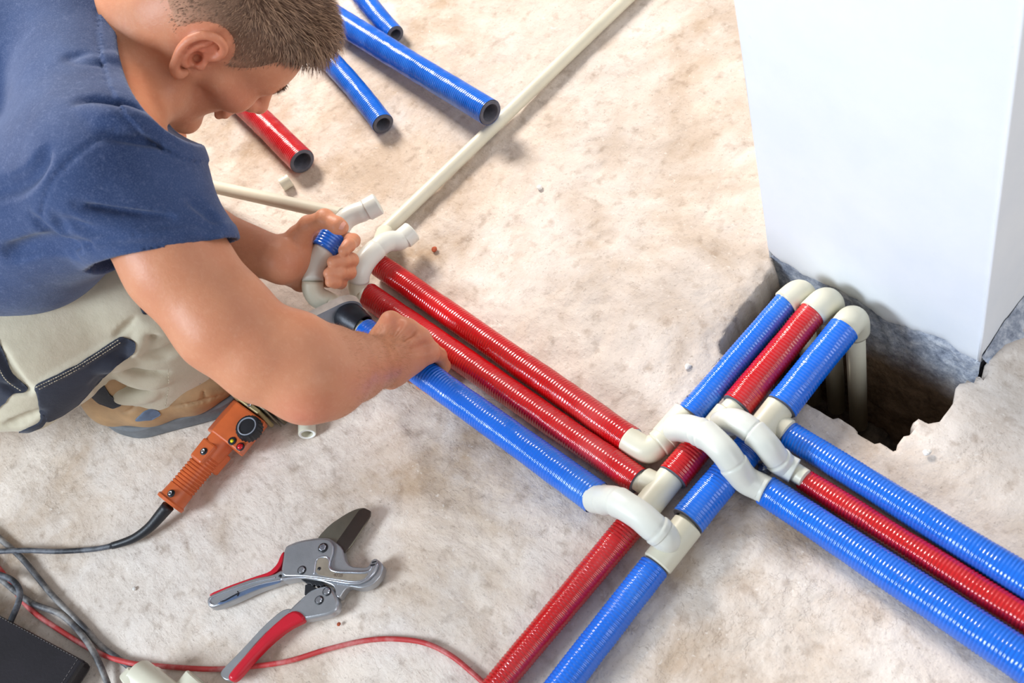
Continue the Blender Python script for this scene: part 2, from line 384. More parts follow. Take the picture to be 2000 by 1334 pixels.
def insulated(label, mat, c0, w0, c1, w1, z0=None, z1=None, pipe=None, ext0=.0, ext1=.0, group=None, foam=None, seed=0, name='insulated_pipe', hollow=False, bend=0, cat='pipe', sc=1.0):
    p0, r0 = lie(*c0, w0); p1, r1 = lie(*c1, w1)
    if z0 is not None: p0 = P(*c0, z0); r0 = rad(w0, p0)
    if z1 is not None: p1 = P(*c1, z1); r1 = rad(w1, p1)
    t = thing(name, (*((p0 + p1) / 2)[:2], 0), label, cat, group)
    fl, fo = sleeve_mesh(p0, p1, r0, r1, seed, bend, wall=(r1 - pipe if pipe else .0052))
    mk('sleeve', *fl, mat, t); [q.build('foam_lining', foam or M_FOAM, t, flat_angle=50) for q in fo]
    if not hollow and pipe:
        ax = unit(p1 - p0); mk('inner_pipe', *tube([p0 - ax * (ext0 + .002), p0 + ax * .03, p1 - ax * .03, p1 + ax * (ext1 + .002)], pipe - .0008, 24), M_PPR, t)
    return p0, p1, r0, r1, t
BP = .0102; MP = .0128      # branch and main pipe radii
R_ = {}
R_['red1'] = insulated('long red sleeved pipe farthest from the work boot, ending in a beige elbow', M_RED, (741, 518), 45, (1234, 863), 58, pipe=BP + .002, ext1=.01, seed=1, foam=M_FOAMW)
R_['red2'] = insulated('long red sleeved pipe in the middle, between the other red pipe and the blue one', M_RED, (718, 576), 50, (1247, 940), 56, pipe=BP + .002, ext1=.01, seed=2)
R_['bluel'] = insulated('long blue sleeved pipe that the right hand pushes into the black welding socket', M_BLUE, (711, 646), 52, (1165, 972), 66, z0=.058, pipe=BP + .001, ext0=.018, ext1=.006, seed=3, foam=M_FOAMW)
R_['b4'] = insulated('long blue sleeved pipe in the lower right corner, nearest the camera of three', M_BLUE, (1495, 957), 60, (2150, 1391), 90, pipe=BP + .003, seed=4, foam=M_FOAMW)
R_['r5'] = insulated('red sleeved pipe lying between two blue ones at the right edge', M_RED, (1568, 935), 44, (2150, 1303), 62, pipe=BP + .001, ext0=.0, seed=5)
R_['b6'] = insulated('blue sleeved pipe beside the hole, running to the right edge', M_BLUE, (1540, 848), 52, (2150, 1227), 74, pipe=BP + .002, seed=6)
R_['rl'] = insulated('short-ribbed red sleeved pipe running to the bottom edge, beside a blue one', M_RED, (1262, 990), 58, (880, 1447), 51, pipe=MP, seed=7)
R_['bl'] = insulated('blue sleeved pipe running to the bottom edge from the large beige tee', M_BLUE, (1279, 1106), 60, (1000, 1466), 66, pipe=MP, seed=8)
R_['u1'] = insulated('blue sleeved pipe with black marks, on the column side next to the bare floor', M_BLUE, (1347, 812), 56, (1538, 588), 47, z0=.028, z1=.032, pipe=MP, ext0=.01, ext1=.02, seed=9, foam=M_FOAM)
R_['u2'] = insulated('red sleeved pipe between two blue ones, leading to the hole under the column', M_RED, (1439, 793), 63, (1589, 609), 54, z0=.03, z1=.034, pipe=MP, ext0=.01, ext1=.02, seed=10)
R_['u3'] = insulated('blue sleeved pipe lying over the open hole, nearest the column corner', M_BLUE, (1526, 794), 65, (1648, 643), 60, z0=.03, z1=.036, pipe=MP, ext0=.01, ext1=.02, seed=11)
R_['m2'] = insulated('short red sleeve passing under the beige crossover bend', M_RED, (1314, 932), 64, (1385, 848), 58, z0=.024, z1=.022, pipe=MP, ext0=.01, ext1=.06, seed=12)
R_['m3'] = insulated('short blue sleeve between the large tee and the bends it passes under', M_BLUE, (1343, 1018), 71, (1486, 848), 60, z0=.025, z1=.022, pipe=MP, ext0=.01, ext1=.03, seed=13)

# loose pieces of sleeve by the worker's head
LG = 'loose offcuts of insulation sleeve'
def loose(label, mat, c0, w0, c1, w1, z1=None, z0=None, seed=0, bend=0):
    return insulated(label, mat, c0, w0, c1, w1, z0=z0, z1=z1, pipe=None, hollow=True, seed=seed, name='insulation_sleeve', cat='pipe insulation', group=LG, bend=bend)
loose('long loose blue sleeve whose open end rests on the thin beige pipe', M_BLUE, (615, 10), 48, (957, 220), 52, z1=.044, seed=21, bend=.001)
loose('loose blue sleeve behind the long one at the top, crossing against it', M_BLUE, (680, -50), 40, (772, 67), 36, seed=22, bend=.004)
loose('loose blue sleeve lying on its own between the head and the long blue sleeve', M_BLUE, (602, 76), 42, (748, 242), 43, seed=23, bend=-.004)
loose('loose red sleeve lying under the worker\'s nose', M_RED, (440, 170), 46, (590, 315), 52, seed=24, bend=-.001)

# printed marks on the film
M_INK = simple('black_ink', srgb(12, 24, 60), .5)
def text_on(body, p0, p1, r, along, ang, size, parent, name, mat=None, flip=1):
    cu = bpy.data.curves.new(name, 'FONT'); cu.body = body; cu.size = size; o = bpy.data.objects.new(name, cu); scn.collection.objects.link(o)
    dg = bpy.context.evaluated_depsgraph_get(); me = bpy.data.meshes.new_from_object(o.evaluated_get(dg)); bpy.data.objects.remove(o)
    bm = bmesh.new(); bm.from_mesh(me); bmesh.ops.triangulate(bm, faces=bm.faces); bmesh.ops.subdivide_edges(bm, edges=bm.edges, cuts=1)
    ax = unit(p1 - p0) * flip; up = np.array([0, 0, 1.]); up = unit(up - ax * (up @ ax)); sd = np.cross(up, ax)
    base = p0 if flip > 0 else p1
    v = []
    for q in bm.verts:
        a = ang + q.co.y / r; v.append((p0 if flip > 0 else p0) + unit(p1 - p0) * along + ax * q.co.x + (r + .0009) * (up * math.cos(a) + sd * math.sin(a)))
    f = [[q.index for q in fc.verts] for fc in bm.faces]; bm.free()
    return mk(name, v, f, mat or M_INK, parent, smooth=False)
p0, p1, r0, r1, t = R_['u1']
text_on('2', p0, p1, r0, .012, .75, .013, t, 'printed_mark'); text_on('C3', p0, p1, r0, .062, .75, .013, t, 'printed_mark'); text_on('-', p0, p1, r0, .045, .75, .013, t, 'printed_mark')

# ---- fittings
def fit(name, label, pts, wd, cat='pipe fitting', mat=None, seams=(), collar=.0012, group=None, r=None, seamr=None, caps=(True, True), hollow=False, parent=None):
    """pts: list of (px,py,z); seams: arc-length fractions where two mouldings butt together"""
    q = [P(*p) for p in pts]; path = catmull(q, .0012); n = len(path)
    rr = r if r else np.interp(np.linspace(0, 1, n), np.linspace(0, 1, len(wd)), [rad(w, path[int(i * (n - 1))]) for w, i in zip(wd, np.linspace(0, 1, len(wd)))])
    rr = np.broadcast_to(rr, (n,)).copy()
    d = np.concatenate([[0], np.cumsum(np.linalg.norm(np.diff(path, axis=0), axis=1))]); L = d[-1]
    for s in seams:
        rr -= .0013 * np.exp(-((d - s * L) / .0011) ** 2); rr += .0011 * np.exp(-(np.clip(d - s * L, 0, 1) / .010) ** 2) * (d > s * L)
    t = parent or thing(name, (path[n // 2][0], path[n // 2][1], 0), label, cat, group)
    o = mk('elbow' if parent is None or True else name, *tube(path, rr, 32, *caps), mat or M_PPR, t)
    return t, path, rr
def stub(t, a, b, r, name='socket', mat=None, chamf=.0015, open_=0.0):
    a, b = np.asarray(a), np.asarray(b); ax = unit(b - a); L = np.linalg.norm(b - a)
    if open_:
        prof = [(0, 0), (0, r - chamf), (chamf, r), (L - chamf, r), (L, r - chamf), (L, open_), (L * .25, open_ * .96), (L * .25, 0)]
    else: prof = [(0, 0), (0, r - chamf), (chamf, r), (L - chamf, r), (L, r - chamf * 1.5), (L, 0)]
    v, f = lathe_on(a, ax, prof, 36); return mk(name, v, f, mat or M_PPR, t, flat_angle=40)
RB = .0148; RM = .0172
# run 1: elbow, tee and the first crossover
def ptz(px, py, z): return P(px, py, z)
t, _, _ = fit('pipe_elbow', 'pale elbow joining the farthest red pipe to the tee', [(1226, 858, .021), (1246, 871, .021), (1266, 879, .021), (1286, 868, .021), (1303, 850, .022)], [46, 50, 54, 54, 50], r=RB + .0012, seams=(.72,))
t = thing('pipe_tee', (*P(1320, 832, 0)[:2], 0), 'beige tee at the foot of the ink-marked blue pipe', 'pipe fitting', 'beige tees')
stub(t, ptz(1296, 858, .022), ptz(1342, 806, .026), RM, 'body')
stub(t, ptz(1316, 834, .026), ptz(1338, 838, .046), RB + .001, 'branch_socket')
stub(t, ptz(1336, 813, .027), ptz(1352, 796, .028), MP, 'inner_pipe')
fit('crossover_bend', 'largest pale crossover bend, arching over the short red sleeve', [(1318, 836, .036), (1340, 836, .056), (1362, 842, .066), (1386, 855, .070), (1414, 882, .067), (1436, 912, .052), (1458, 938, .032), (1484, 951, .023), (1497, 958, .022)],
    [48, 50, 51, 51, 51, 51, 51, 50, 48], r=RB + .0009, seams=(.30, .36, .66), group=None, mat=M_PPRW)
# run 2
t = thing('pipe_tee', (*P(1405, 825, 0)[:2], 0), 'beige tee below the middle red pipe, hidden under two crossover bends', 'pipe fitting', 'beige tees')
stub(t, ptz(1386, 850, .022), ptz(1424, 806, .026), RM, 'body'); stub(t, ptz(1418, 814, .026), ptz(1442, 789, .03), MP + .0015, 'inner_pipe')
stub(t, ptz(1404, 826, .026), ptz(1428, 826, .05), RB, 'branch_socket')
fit('crossover_bend', 'pale crossover bend nearest the column, dropping to the right-hand red pipe', [(1408, 828, .044), (1424, 822, .058), (1444, 826, .064), (1470, 843, .062), (1496, 868, .056), (1516, 894, .038), (1534, 910, .024), (1552, 920, .021)],
    [44, 46, 48, 48, 48, 47, 46, 42], r=RB - .0002, seams=(.42, .78), mat=M_PPRW)
stub(thing('pipe_stub', (*P(1560, 924, 0)[:2], 0), 'short bare end of thin pipe between bend and red sleeve on the right', 'pipe'), ptz(1545, 917, .019), ptz(1574, 936, .019), BP + .0006, 'pipe')
t = thing('pipe_tee', (*P(1290, 950, 0)[:2], 0), 'beige tee between the middle long red pipe and the short red sleeve', 'pipe fitting', 'beige tees')
stub(t, ptz(1262, 992, .022), ptz(1312, 930, .023), RM - .001, 'body'); stub(t, ptz(1258, 937, .020), ptz(1290, 952, .022), RB, 'branch_socket')
stub(t, ptz(1236, 936, .019), ptz(1264, 944, .020), BP + .0012, 'inner_pipe')
# run 3
t = thing('pipe_tee', (*P(1512, 812, 0)[:2], 0), 'beige tee under the blue pipe that crosses the hole', 'pipe fitting', 'beige tees')
stub(t, ptz(1486, 840, .024), ptz(1530, 786, .029), RM, 'body')
stub(t, ptz(1508, 818, .024), ptz(1540, 842, .021), RB - .001, 'branch_socket')
t = thing('pipe_tee', (*P(1316, 1070, 0)[:2], 0), 'large beige tee between the short blue sleeve and the bottom blue pipe', 'pipe fitting', 'beige tees')
stub(t, ptz(1283, 1102, .021), ptz(1345, 1024, .024), RM + .0005, 'body')
stub(t, ptz(1336, 1034, .023), ptz(1350, 1014, .024), MP, 'inner_pipe')
t2, pth, _ = fit('crossover_bend', 'pale crossover bend arching over the bottom red pipe beside the long blue one', [(1160, 974, .024), (1178, 977, .034), (1200, 978, .054), (1222, 989, .062), (1250, 1007, .062), (1274, 1028, .056), (1292, 1042, .048)],
    [50, 52, 54, 54, 54, 53, 52], r=RB + .0016, seams=(.18, .45, .93), mat=M_PPRW)
v, f = tube(catmull([P(1290, 1040, .049), P(1302, 1053, .042), P(1317, 1071, .030)], .003), .0166, 32); n = len(v) // 32
v = np.array(v); cc = v.reshape(n, 32, 3).mean(1, keepdims=True); k = np.interp(np.linspace(0, 1, n), [0, .4, .8, 1], [1, .97, .72, .42])[:, None, None]
mk('socket', (cc + (v.reshape(n, 32, 3) - cc) * k).reshape(-1, 3), f, M_PPRW, t2)
# three riser elbows going down into the hole
for lab, (a, b, c, d, e), w in (('beige riser elbow farthest from the column corner, turning down into the hole', ((1534, 592), (1553, 576), (1565, 574), (1571, 584), (1569, 640)), RM - .0005),
                     ('middle beige riser elbow turning down into the hole', ((1586, 613), (1606, 594), (1621, 592), (1629, 603), (1624, 680)), RM + .0008),
                     ('beige riser elbow nearest the column corner, turning down into the hole', ((1645, 647), (1658, 630), (1673, 626), (1679, 640), (1672, 700)), RM + .0003)):
    p_ = P(*a, .034); q_ = P(*b, .034); s_ = q_ + unit(q_ - p_) * .002; top = s_ + unit(q_ - p_) * .004
    t = thing('riser_elbow', (*top[:2], 0), lab, 'pipe fitting', 'riser elbows in the hole')
    ax = unit(q_ - p_); ax[2] = 0; ax = unit(ax)
    path = [p_, q_, s_ + ax * .004 - np.array([0, 0, .003]), s_ + ax * .009 - np.array([0, 0, .013]), s_ + ax * .010 - np.array([0, 0, .034])]
    mk('elbow', *tube(catmull(path, .003), w, 32), M_PPR, t)
    g = path[-1]; mk('riser_pipe', *tube([g + [0, 0, .004], g - [0, 0, .235]], MP - .0008, 24), M_PPR, t)
# ------------------------------------------------------------------ thin bare pipes and the two held fittings
def barepipe(label, a, b, r, extra=()):
    t = thing('plastic_pipe', (*((np.asarray(a) + np.asarray(b)) / 2)[:2], 0), label, 'pipe')
    v, f = tube(catmull([a, *extra, b], .05), r, 28, False, False); mk('pipe_wall', v, f, M_PPR, t)
    for e, o in ((np.asarray(a), np.asarray(b)), (np.asarray(b), np.asarray(a))):
        ax = unit(o - e); mk('cut_end', *lathe_on(e, ax, [(.001, r), (0, r - .0004), (0, r * .66), (.03, r * .64), (.03, 0)], 28), M_CUT if False else M_PPRW, t, flat_angle=40)
    return t
barepipe('long thin beige pipe running diagonally up to the top edge of the floor', P(744, 459, .0102), P(1300, -74, .0102), .0098)
barepipe('beige pipe reaching from behind the shirt sleeve to the worker\'s thumb', P(330, 346, .012), P(668, 420, .098), .0098)

# assembly in the left hand
LFT = thing('fitting_assembly', (*P(640, 500, .1)[:2], 0), 'pale bent fittings gripped in the left hand, wrapped once in blue', 'pipe fitting')
rb = .0140
def part_tube(t, name, pts, r, mat, step=.003, seg=32, seams=(), caps=(True, True)):
    path = catmull([P(*p) for p in pts], step); n = len(path); rr = np.broadcast_to(np.asarray(r, float), (n,)).copy()
    d = np.concatenate([[0], np.cumsum(np.linalg.norm(np.diff(path, axis=0), axis=1))])
    for s in seams: rr -= .0009 * np.exp(-((d - s * d[-1]) / .0014) ** 2)
    mk(name, *tube(path, rr, seg, *caps), mat, t); return path
bp0, bp1 = R_['bluel'][0], R_['bluel'][1]; pax = unit(bp1 - bp0)
S0 = P(675, 614, .060)                                        # centre of the heating plate's round end
mk('lower_elbow', *tube(catmull([S0 - pax * .016, S0 - pax * .030, P(619, 579, .076), P(611, 564, .085), P(611, 548, .093)], .003), rb + .0004, 32), M_PPR, LFT)
part_tube(LFT, 'middle_elbow', [(611, 551, .093), (611, 535, .096), (615, 518, .10), (625, 501, .104), (634, 486, .107)], rb + .0006, M_PPRW, seams=(.02,))
part_tube(LFT, 'connecting_pipe', [(634, 486, .106), (646, 466, .108), (662, 447, .110)], .0108, M_PPR)
pa, pb = P(633, 487, .107), P(652, 458, .110)
fl, fo = sleeve_mesh(pa, pb, .0170, .0180, 31, 0, wall=.004, amp=.0005, period=.0042); mk('blue_wrap', *fl, M_BLUE, LFT); [q.build('wrap_lining', M_BLUE, LFT) for q in fo]
part_tube(LFT, 'upper_elbow', [(660, 452, .111), (667, 439, .112), (677, 427, .114), (693, 418, .114), (708, 413, .114), (718, 409, .114)], rb, M_PPRW, seams=(.93,))
stub(LFT, P(715, 411, .114), P(740, 397, .115), rb + .0012, 'socket', M_PPRW)
# assembly lying beside it
t = thing('fitting_assembly', (*P(740, 500, .03)[:2], 0), 'pale double bend of fittings at the head of the two red pipes', 'pipe fitting')
part_tube(t, 'lower_elbow', [(716, 575, .022), (704, 570, .024), (699, 556, .034), (700, 543, .044)], rb + .0004, M_PPR)
part_tube(t, 'middle_elbow', [(700, 548, .042), (702, 534, .050), (710, 516, .054), (722, 500, .054), (737, 485, .052)], rb + .001, M_PPRW, seams=(.98,))
part_tube(t, 'upper_elbow', [(735, 487, .052), (749, 476, .050), (763, 471, .044), (778, 470, .038), (790, 464, .034)], rb + .0002, M_PPRW, seams=(.95,))
stub(t, P(787, 467, .034), P(806, 451, .034), rb + .0014, 'socket', M_PPRW, open_=.010)
stub(t, P(744, 480, .050), P(752, 456, .012), rb - .001, 'branch_socket', M_PPR)

# offcuts
def offcut(label, a, b, r, z=0, mark=False):
    t = thing('pipe_offcut', (*((np.asarray(a) + np.asarray(b)) / 2)[:2], 0), label, 'pipe')
    v, f = lathe_on(a, np.asarray(b) - a, (lambda L: [(L * .9, r * .64), (.0, r * .66), (0, r - .0005), (.0005, r), (L - .0005, r), (L, r - .0005), (L, r * .66), (L * .1, r * .64)])(np.linalg.norm(np.asarray(b) - a)), 32)
    o = mk('pipe_wall', v, f, M_PPR, t, flat_angle=40); return t
a = P(549, 362, .0102); b = P(567, 351, .0102); t = offcut('tiny beige pipe offcut below the loose red sleeve', a, b, .0102)
text_on(':;', b, a, .0102, .004, -.5, .006, t, 'printed_mark', simple('grey_ink', srgb(95, 85, 70), .7))
a = P(600, 848, .0115); b = P(597, 772, .0115); t = offcut('short beige pipe offcut showing its open end below the bent elbow', a, b, .0115)
mk('cut_end', *lathe_on(a - unit(b - a) * .0004, b - a, [(0, .0108), (.0, .0078), (.0006, .0077), (.0006, .0109)], 32), M_CUT, t)

# ------------------------------------------------------------------ welding tool
M_ORG = simple('orange_plastic', srgb(204, 98, 48), .42, 0, .1, 40, .15, 200)
M_BLK = simple('black_plastic', srgb(26, 28, 34), .45, 0, .2, 60, .3, 300)
M_STEEL = simple('dull_steel', srgb(150, 144, 128), .38, .85, .12, 50, .2, 300)
M_ALU = simple('cast_aluminium', srgb(176, 178, 182), .34, .75, .07, 45, .18, 500)
M_PLATE = simple('dusty_plate', srgb(196, 184, 172), .8, .1, .12, 70, .4, 400)
M_PLATEG = simple('grey_plate_face', srgb(160, 168, 180), .6, .4, .1, 60, .3, 300)
M_SCREW = simple('screw_steel', srgb(190, 192, 200), .2, 1, .1, 40, .1)
M_SOCK = simple('black_socket', srgb(44, 47, 56), .42, .35, .3, 45, .5, 160)
W = thing('pipe_welder', (*P(430, 870, 0)[:2], 0), 'orange pipe welding tool with a black dial lying beside the boot', 'power tool')
h0, h1 = P(331, 984, .024), P(428, 868, .030)
ax = unit(h1 - h0); L = np.linalg.norm(h1 - h0); up = unit(np.array([0, 0, 1.]) - ax * ax[2]); sd = np.cross(ax, up)    # sd: to the tool's right (+X-ish)
prof = [(0, 0), (0, .0155), (.0, .0195), (.004, .0200), (.006, .0180), (.020, .0172)]
k = .024
while k < L - .020: prof += [(k, .0172), (k + .0009, .0160), (k + .0018, .0160), (k + .0026, .0173)]; k += .0046
prof += [(L - .012, .0178), (L + .03, .0185)]
mk('handle', *lathe_on(h0, ax, prof, 40), M_ORG, W, flat_angle=35)
def wpt(a, s, n): return h1 + ax * a + sd * s + up * n      # tool frame: along, sideways, up
g = MB().add(*box(wpt(-.020, 0, .0), ax, sd, up, .03, .042, .040)); 
# housing: a trapezoid box, wider away from the handle
def hexa(c8): return c8, [(0, 2, 3, 1), (4, 5, 7, 6), (0, 1, 5, 4), (2, 6, 7, 3), (0, 4, 6, 2), (1, 3, 7, 5)]
hv = [P(404, 840, .012), P(456, 778, .012), P(474, 893, .014), P(524, 832, .014), P(412, 842, .050), P(463, 784, .052), P(468, 884, .046), P(519, 824, .048)]
# order: (along -, side -), (along +, side -), (along -, side +), (along +, side +) for the bottom and then the top
o = mk('housing', *hexa(hv), M_ORG, W, smooth=False, bevel=.0022)
tu = unit(hv[5] - hv[4]); ts = unit(hv[6] - hv[4]); tn = np.cross(tu, ts); tn = tn if tn[2] > 0 else -tn
o = mk('handle_collar', *hexa([wpt(-.034, -.0175, -.018), wpt(-.004, -.0175, -.018), wpt(-.034, .0175, -.018), wpt(-.004, .0175, -.018), wpt(-.034, -.011, .0185), wpt(-.004, -.012, .019), wpt(-.034, .011, .0185), wpt(-.004, .012, .019)]), M_ORG, W, smooth=False, bevel=.003)
# dial
dn = tn; dc = P(490, 840, .047)
seg = 44; pv, pf = lathe_on(dc, dn, [(0, 0), (0, .0178), (.010, .0168), (.0122, .0150), (.0124, .0118), (.0114, .0112), (.0116, 0)], seg)
pv = np.array(pv).reshape(-1, seg, 3)
for rr_ in (1, 2):
    c_ = pv[rr_].mean(0)
    for j in range(seg):
        if j % 2: pv[rr_, j] = c_ + (pv[rr_, j] - c_) * .92
mk('dial', pv.reshape(-1, 3), pf, M_BLK, W, flat_angle=30)
mk('dial_ring', *lathe_on(dc, dn, [(.0123, .0128), (.0129, .0120), (.0128, .0112), (.0115, .0110)], 40), simple('worn_grey', srgb(140, 146, 158), .6), W)
for col, px_, py_, nm in ((srgb(225, 205, 20), 454, 862, 'yellow_lamp'), (srgb(190, 12, 24), 470, 873, 'red_lamp')):
    c_ = P(px_, py_, .0472)
    mk('lamp_bezel', *lathe_on(c_, dn, [(0, .0056), (.0014, .0056), (.0018, .0046), (.001, 0)], 24), M_BLK, W)
    mt = NT(nm).set(col, .15); mk(nm, *lathe_on(c_, dn, [(.0012, .0044), (.0030, .0034), (.0038, .0018), (.004, 0)] if 'red' in nm else [(.0012, .0026), (.0024, .002), (.003, 0)], 20), mt, W)
for a_, s_, nz in ((-.019, .004, .0182), (-L + .012, .006, .0168)):
    c_ = wpt(a_, s_, nz); mk('screw_well', *lathe_on(c_, up, [(.0, .0052), (.0016, .0048), (.0010, .0036), (.0004, 0)], 20), M_BLK, W)
    mk('screw', *lathe_on(c_, up, [(.0008, .0030), (.0032, .0030), (.0036, .0022), (.0028, .0012), (.0028, 0)], 16), M_SCREW, W, flat_angle=30)
fo_ = unit(np.cross(tn, ts)); fo_ = fo_ if fo_ @ tu > 0 else -fo_
fc_ = (hv[1] + hv[3] + hv[5] + hv[7]) / 4
def fplate(name, d, th, ws, hs, mat, dz=0, ds=0, bev=.001): return mk(name, *box(fc_ + fo_ * (d + th / 2) + tn * dz + ts * ds, fo_, ts, tn, th, ws, hs), mat, W, smooth=False, bevel=bev)
fplate('front_flange', .0005, .006, .056, .046, simple('brass_plate', srgb(176, 160, 118), .4, .6), .002, 0, .0015)
fplate('guard_plate', .0085, .0022, .066, .054, M_STEEL, .003, .003, .0008)
fplate('guard_plate', .0135, .022, .078, .050, M_STEEL, .001, .0, .0015)
for s_ in (-.012, .010): mk('bolt', *lathe_on(fc_ + fo_ * .0035 + ts * s_ + tn * .024, tn, [(0, .003), (.003, .003), (.0036, .002), (.0036, 0)], 6), M_SCREW, W, smooth=False)
# upright heating plate and the two sockets
ed_ = unit(np.array([-.34, -.93, .10])); xn = unit(pax - ed_ * (pax @ ed_)); vn_ = unit(np.cross(ed_, xn)); vn_ = vn_ if vn_[2] > 0 else -vn_; RT = .0245
pp = [S0 + RT * (-ed_ * math.cos(a_) + vn_ * math.sin(a_)) for a_ in np.linspace(-math.pi / 2, math.pi / 2, 18)] + [S0 + ed_ * .125 + vn_ * .026, S0 + ed_ * .125 - vn_ * .026]
PC = S0 - xn * .006; n = len(pp); th = .0115
pv = [q_ - xn * .006 - xn * th / 2 for q_ in pp] + [q_ - xn * .006 + xn * th / 2 for q_ in pp]
o = mk('heating_plate', pv, [tuple(range(n))[::-1], tuple(range(n, 2 * n))] + [(i, (i + 1) % n, (i + 1) % n + n, i + n) for i in range(n)], M_PLATE, W, smooth=False)
o.data.materials.append(M_PLATEG)
for pl in o.data.polygons:
    if pl.index < 2: pl.material_index = 1
mk('socket', *lathe_on(S0 - pax * .001, pax, [(0, 0), (0, .0195), (.003, .0202), (.020, .0196), (.024, .0182), (.029, .0178), (.034, .0170), (.0345, .0152), (.018, .0142), (.018, 0)], 36), M_SOCK, W, flat_angle=45)
mk('spigot', *lathe_on(S0 - pax * .010, -pax, [(-.004, 0), (-.004, .0138), (.008, .0138), (.009, .0130), (.026, .0128), (.026, 0)], 30), M_SOCK, W, flat_angle=45)
nk0, nk1 = S0 + ed_ * .115, fc_ + fo_ * .03
mk('neck_bar', *tube([nk0, nk1], .009, 20), M_STEEL, W)
# ------------------------------------------------------------------ cables
def cable_mat(name, col, dust):
    t = NT(name); c = t.mix(t.ramp(t.noise(26, 6, .7), [(.45, (0, 0, 0, 1)), (.68, (.8, .8, .8, 1))]), col, dust); return t.set(c, .55, 0, t.bump(t.noise(200, 3), .2, .0005))
M_CBK = cable_mat('black_rubber', srgb(30, 34, 42), srgb(125, 128, 136)); M_CGR = cable_mat('grey_rubber', srgb(66, 66, 70), srgb(160, 156, 152)); M_CRD = cable_mat('red_rubber', srgb(182, 52, 52), srgb(205, 150, 146))
def cable(label, pts, w, mat, lift=None, parent=None, name='cable'):
    q = []
    for i, p in enumerate(pts):
        px, py = p[:2]; z = p[2] if len(p) > 2 else None; ww = p[3] if len(p) > 3 else w
        c, r = lie(px, py, ww)
        if z is not None: c = P(px, py, z)
        q.append(np.array([*c, r]))
    path = catmull(q, .004); 
    o = mk(name, *tube(path[:, :3], path[:, 3], 16), mat, parent)
    if not parent: tag(o, label, 'cable')
    return o
c4 = [(222, 1065, .0075, 12), (205, 1069, .006, 10.5), (180, 1073, .0045, 10.5), (110, 1077, .006, 10.5), (50, 1075, .0105, 10.5), (0, 1077, .0135, 10.5), (-70, 1082, .011, 10.5)]
cable(None, c4, 10, M_CBK, parent=W, name='power_cord')
cable(None, [(329, 988, .023, 25), (318, 1001, .020, 24), (292, 1030, .014, 20), (262, 1051, .010, 17), (236, 1061, .0085, 15), (219, 1066, .0075, 14)], 10, simple('black_strain_relief', srgb(24, 27, 34), .45, 0, .2, 60, .3), parent=W, name='strain_relief')
cable('grey cable running under the tool cord and down to the beige fittings', [(-50, 1010, .004, 12), (0, 1052, .004, 12), (42, 1090), (100, 1160), (160, 1222), (200, 1264), (240, 1293), (262, 1312), (285, 1345), (320, 1400)], 12, M_CGR)
cable('grey dusty cable crossing over the red one near the black case', [(-60, 1098), (0, 1130), (28, 1153), (62, 1178, .007), (118, 1200, .0065), (150, 1228, .006), (176, 1262, .0125), (192, 1292, .0120), (208, 1330, .006), (228, 1390, .006)], 12.5, M_CGR)
cable('dark cable looping into the black case', [(-50, 1115, .014), (0, 1123, .014), (26, 1135, .016), (39, 1157, .019), (35, 1180, .021), (24, 1206, .022), (17, 1222, .021), (10, 1240, .018)], 12, M_CBK)
cable('thin red cable curving past the pipe cutter to the red pipe', [(-50, 1062), (0, 1113), (30, 1155), (62, 1192, .004), (120, 1233, .0038), (178, 1268, .0042), (215, 1284, .0045), (260, 1296, .010), (300, 1300, .0055), (350, 1304), (420, 1307), (480, 1303, .0036), (560, 1292), (640, 1268), (715, 1251), (770, 1248), (830, 1256), (880, 1280), (920, 1312), (950, 1340), (1000, 1400)], 10.5, M_CRD)

# ------------------------------------------------------------------ black case in the corner
cz = .024
ct = [(-150, 1122), (162, 1290), (90, 1400), (-230, 1232)]
ct3 = [P(x, y, cz) for x, y in ct]
t = thing('black_case', (*(sum(ct3) / 4)[:2], 0), 'black leather-look case in the bottom left corner with stitched edge', 'case')
M_LEA = simple('black_leather', srgb(24, 20, 27), .34, 0, .15, 30, .35, 220)
def chunk(name, pts3, z0, z1, mat, bevel):
    v = [np.array([p[0], p[1], z1]) for p in pts3] + [np.array([p[0], p[1], z0]) for p in pts3]; n = len(pts3)
    ar = sum(pts3[i][0] * pts3[(i + 1) % n][1] - pts3[(i + 1) % n][0] * pts3[i][1] for i in range(n))
    f = [tuple(range(n)), tuple(range(2 * n - 1, n - 1, -1))] + [(i + n, (i + 1) % n + n, (i + 1) % n, i) for i in range(n)]
    if ar < 0: f = [q[::-1] for q in f]
    return mk(name, v, f, mat, t, smooth=False, bevel=bevel)
chunk('body', ct3, .0, cz, M_LEA, .006)
cc = sum(ct3) / 4; lid = [cc + (p - cc) * 1.012 for p in ct3]; chunk('lid', lid, cz - .006, cz + .003, M_LEA, .0025)
ed = [cc + (p - cc) * .965 + np.array([0, 0, .003]) for p in ct3]; sb = MB()
for a_, b_ in ((ed[0], ed[1]), (ed[1], ed[2])):
    m_ = int(np.linalg.norm(b_ - a_) / .005)
    for i in range(m_): sb.add(*box(a_ + (b_ - a_) * (i + .3) / m_ + [0, 0, .0003], b_ - a_, np.cross(b_ - a_, [0, 0, 1]), [0, 0, 1], .003, .0008, .0007))
o = sb.build('stitching', simple('grey_thread', srgb(90, 84, 84), .8), t, smooth=False); o['kind'] = 'stuff'

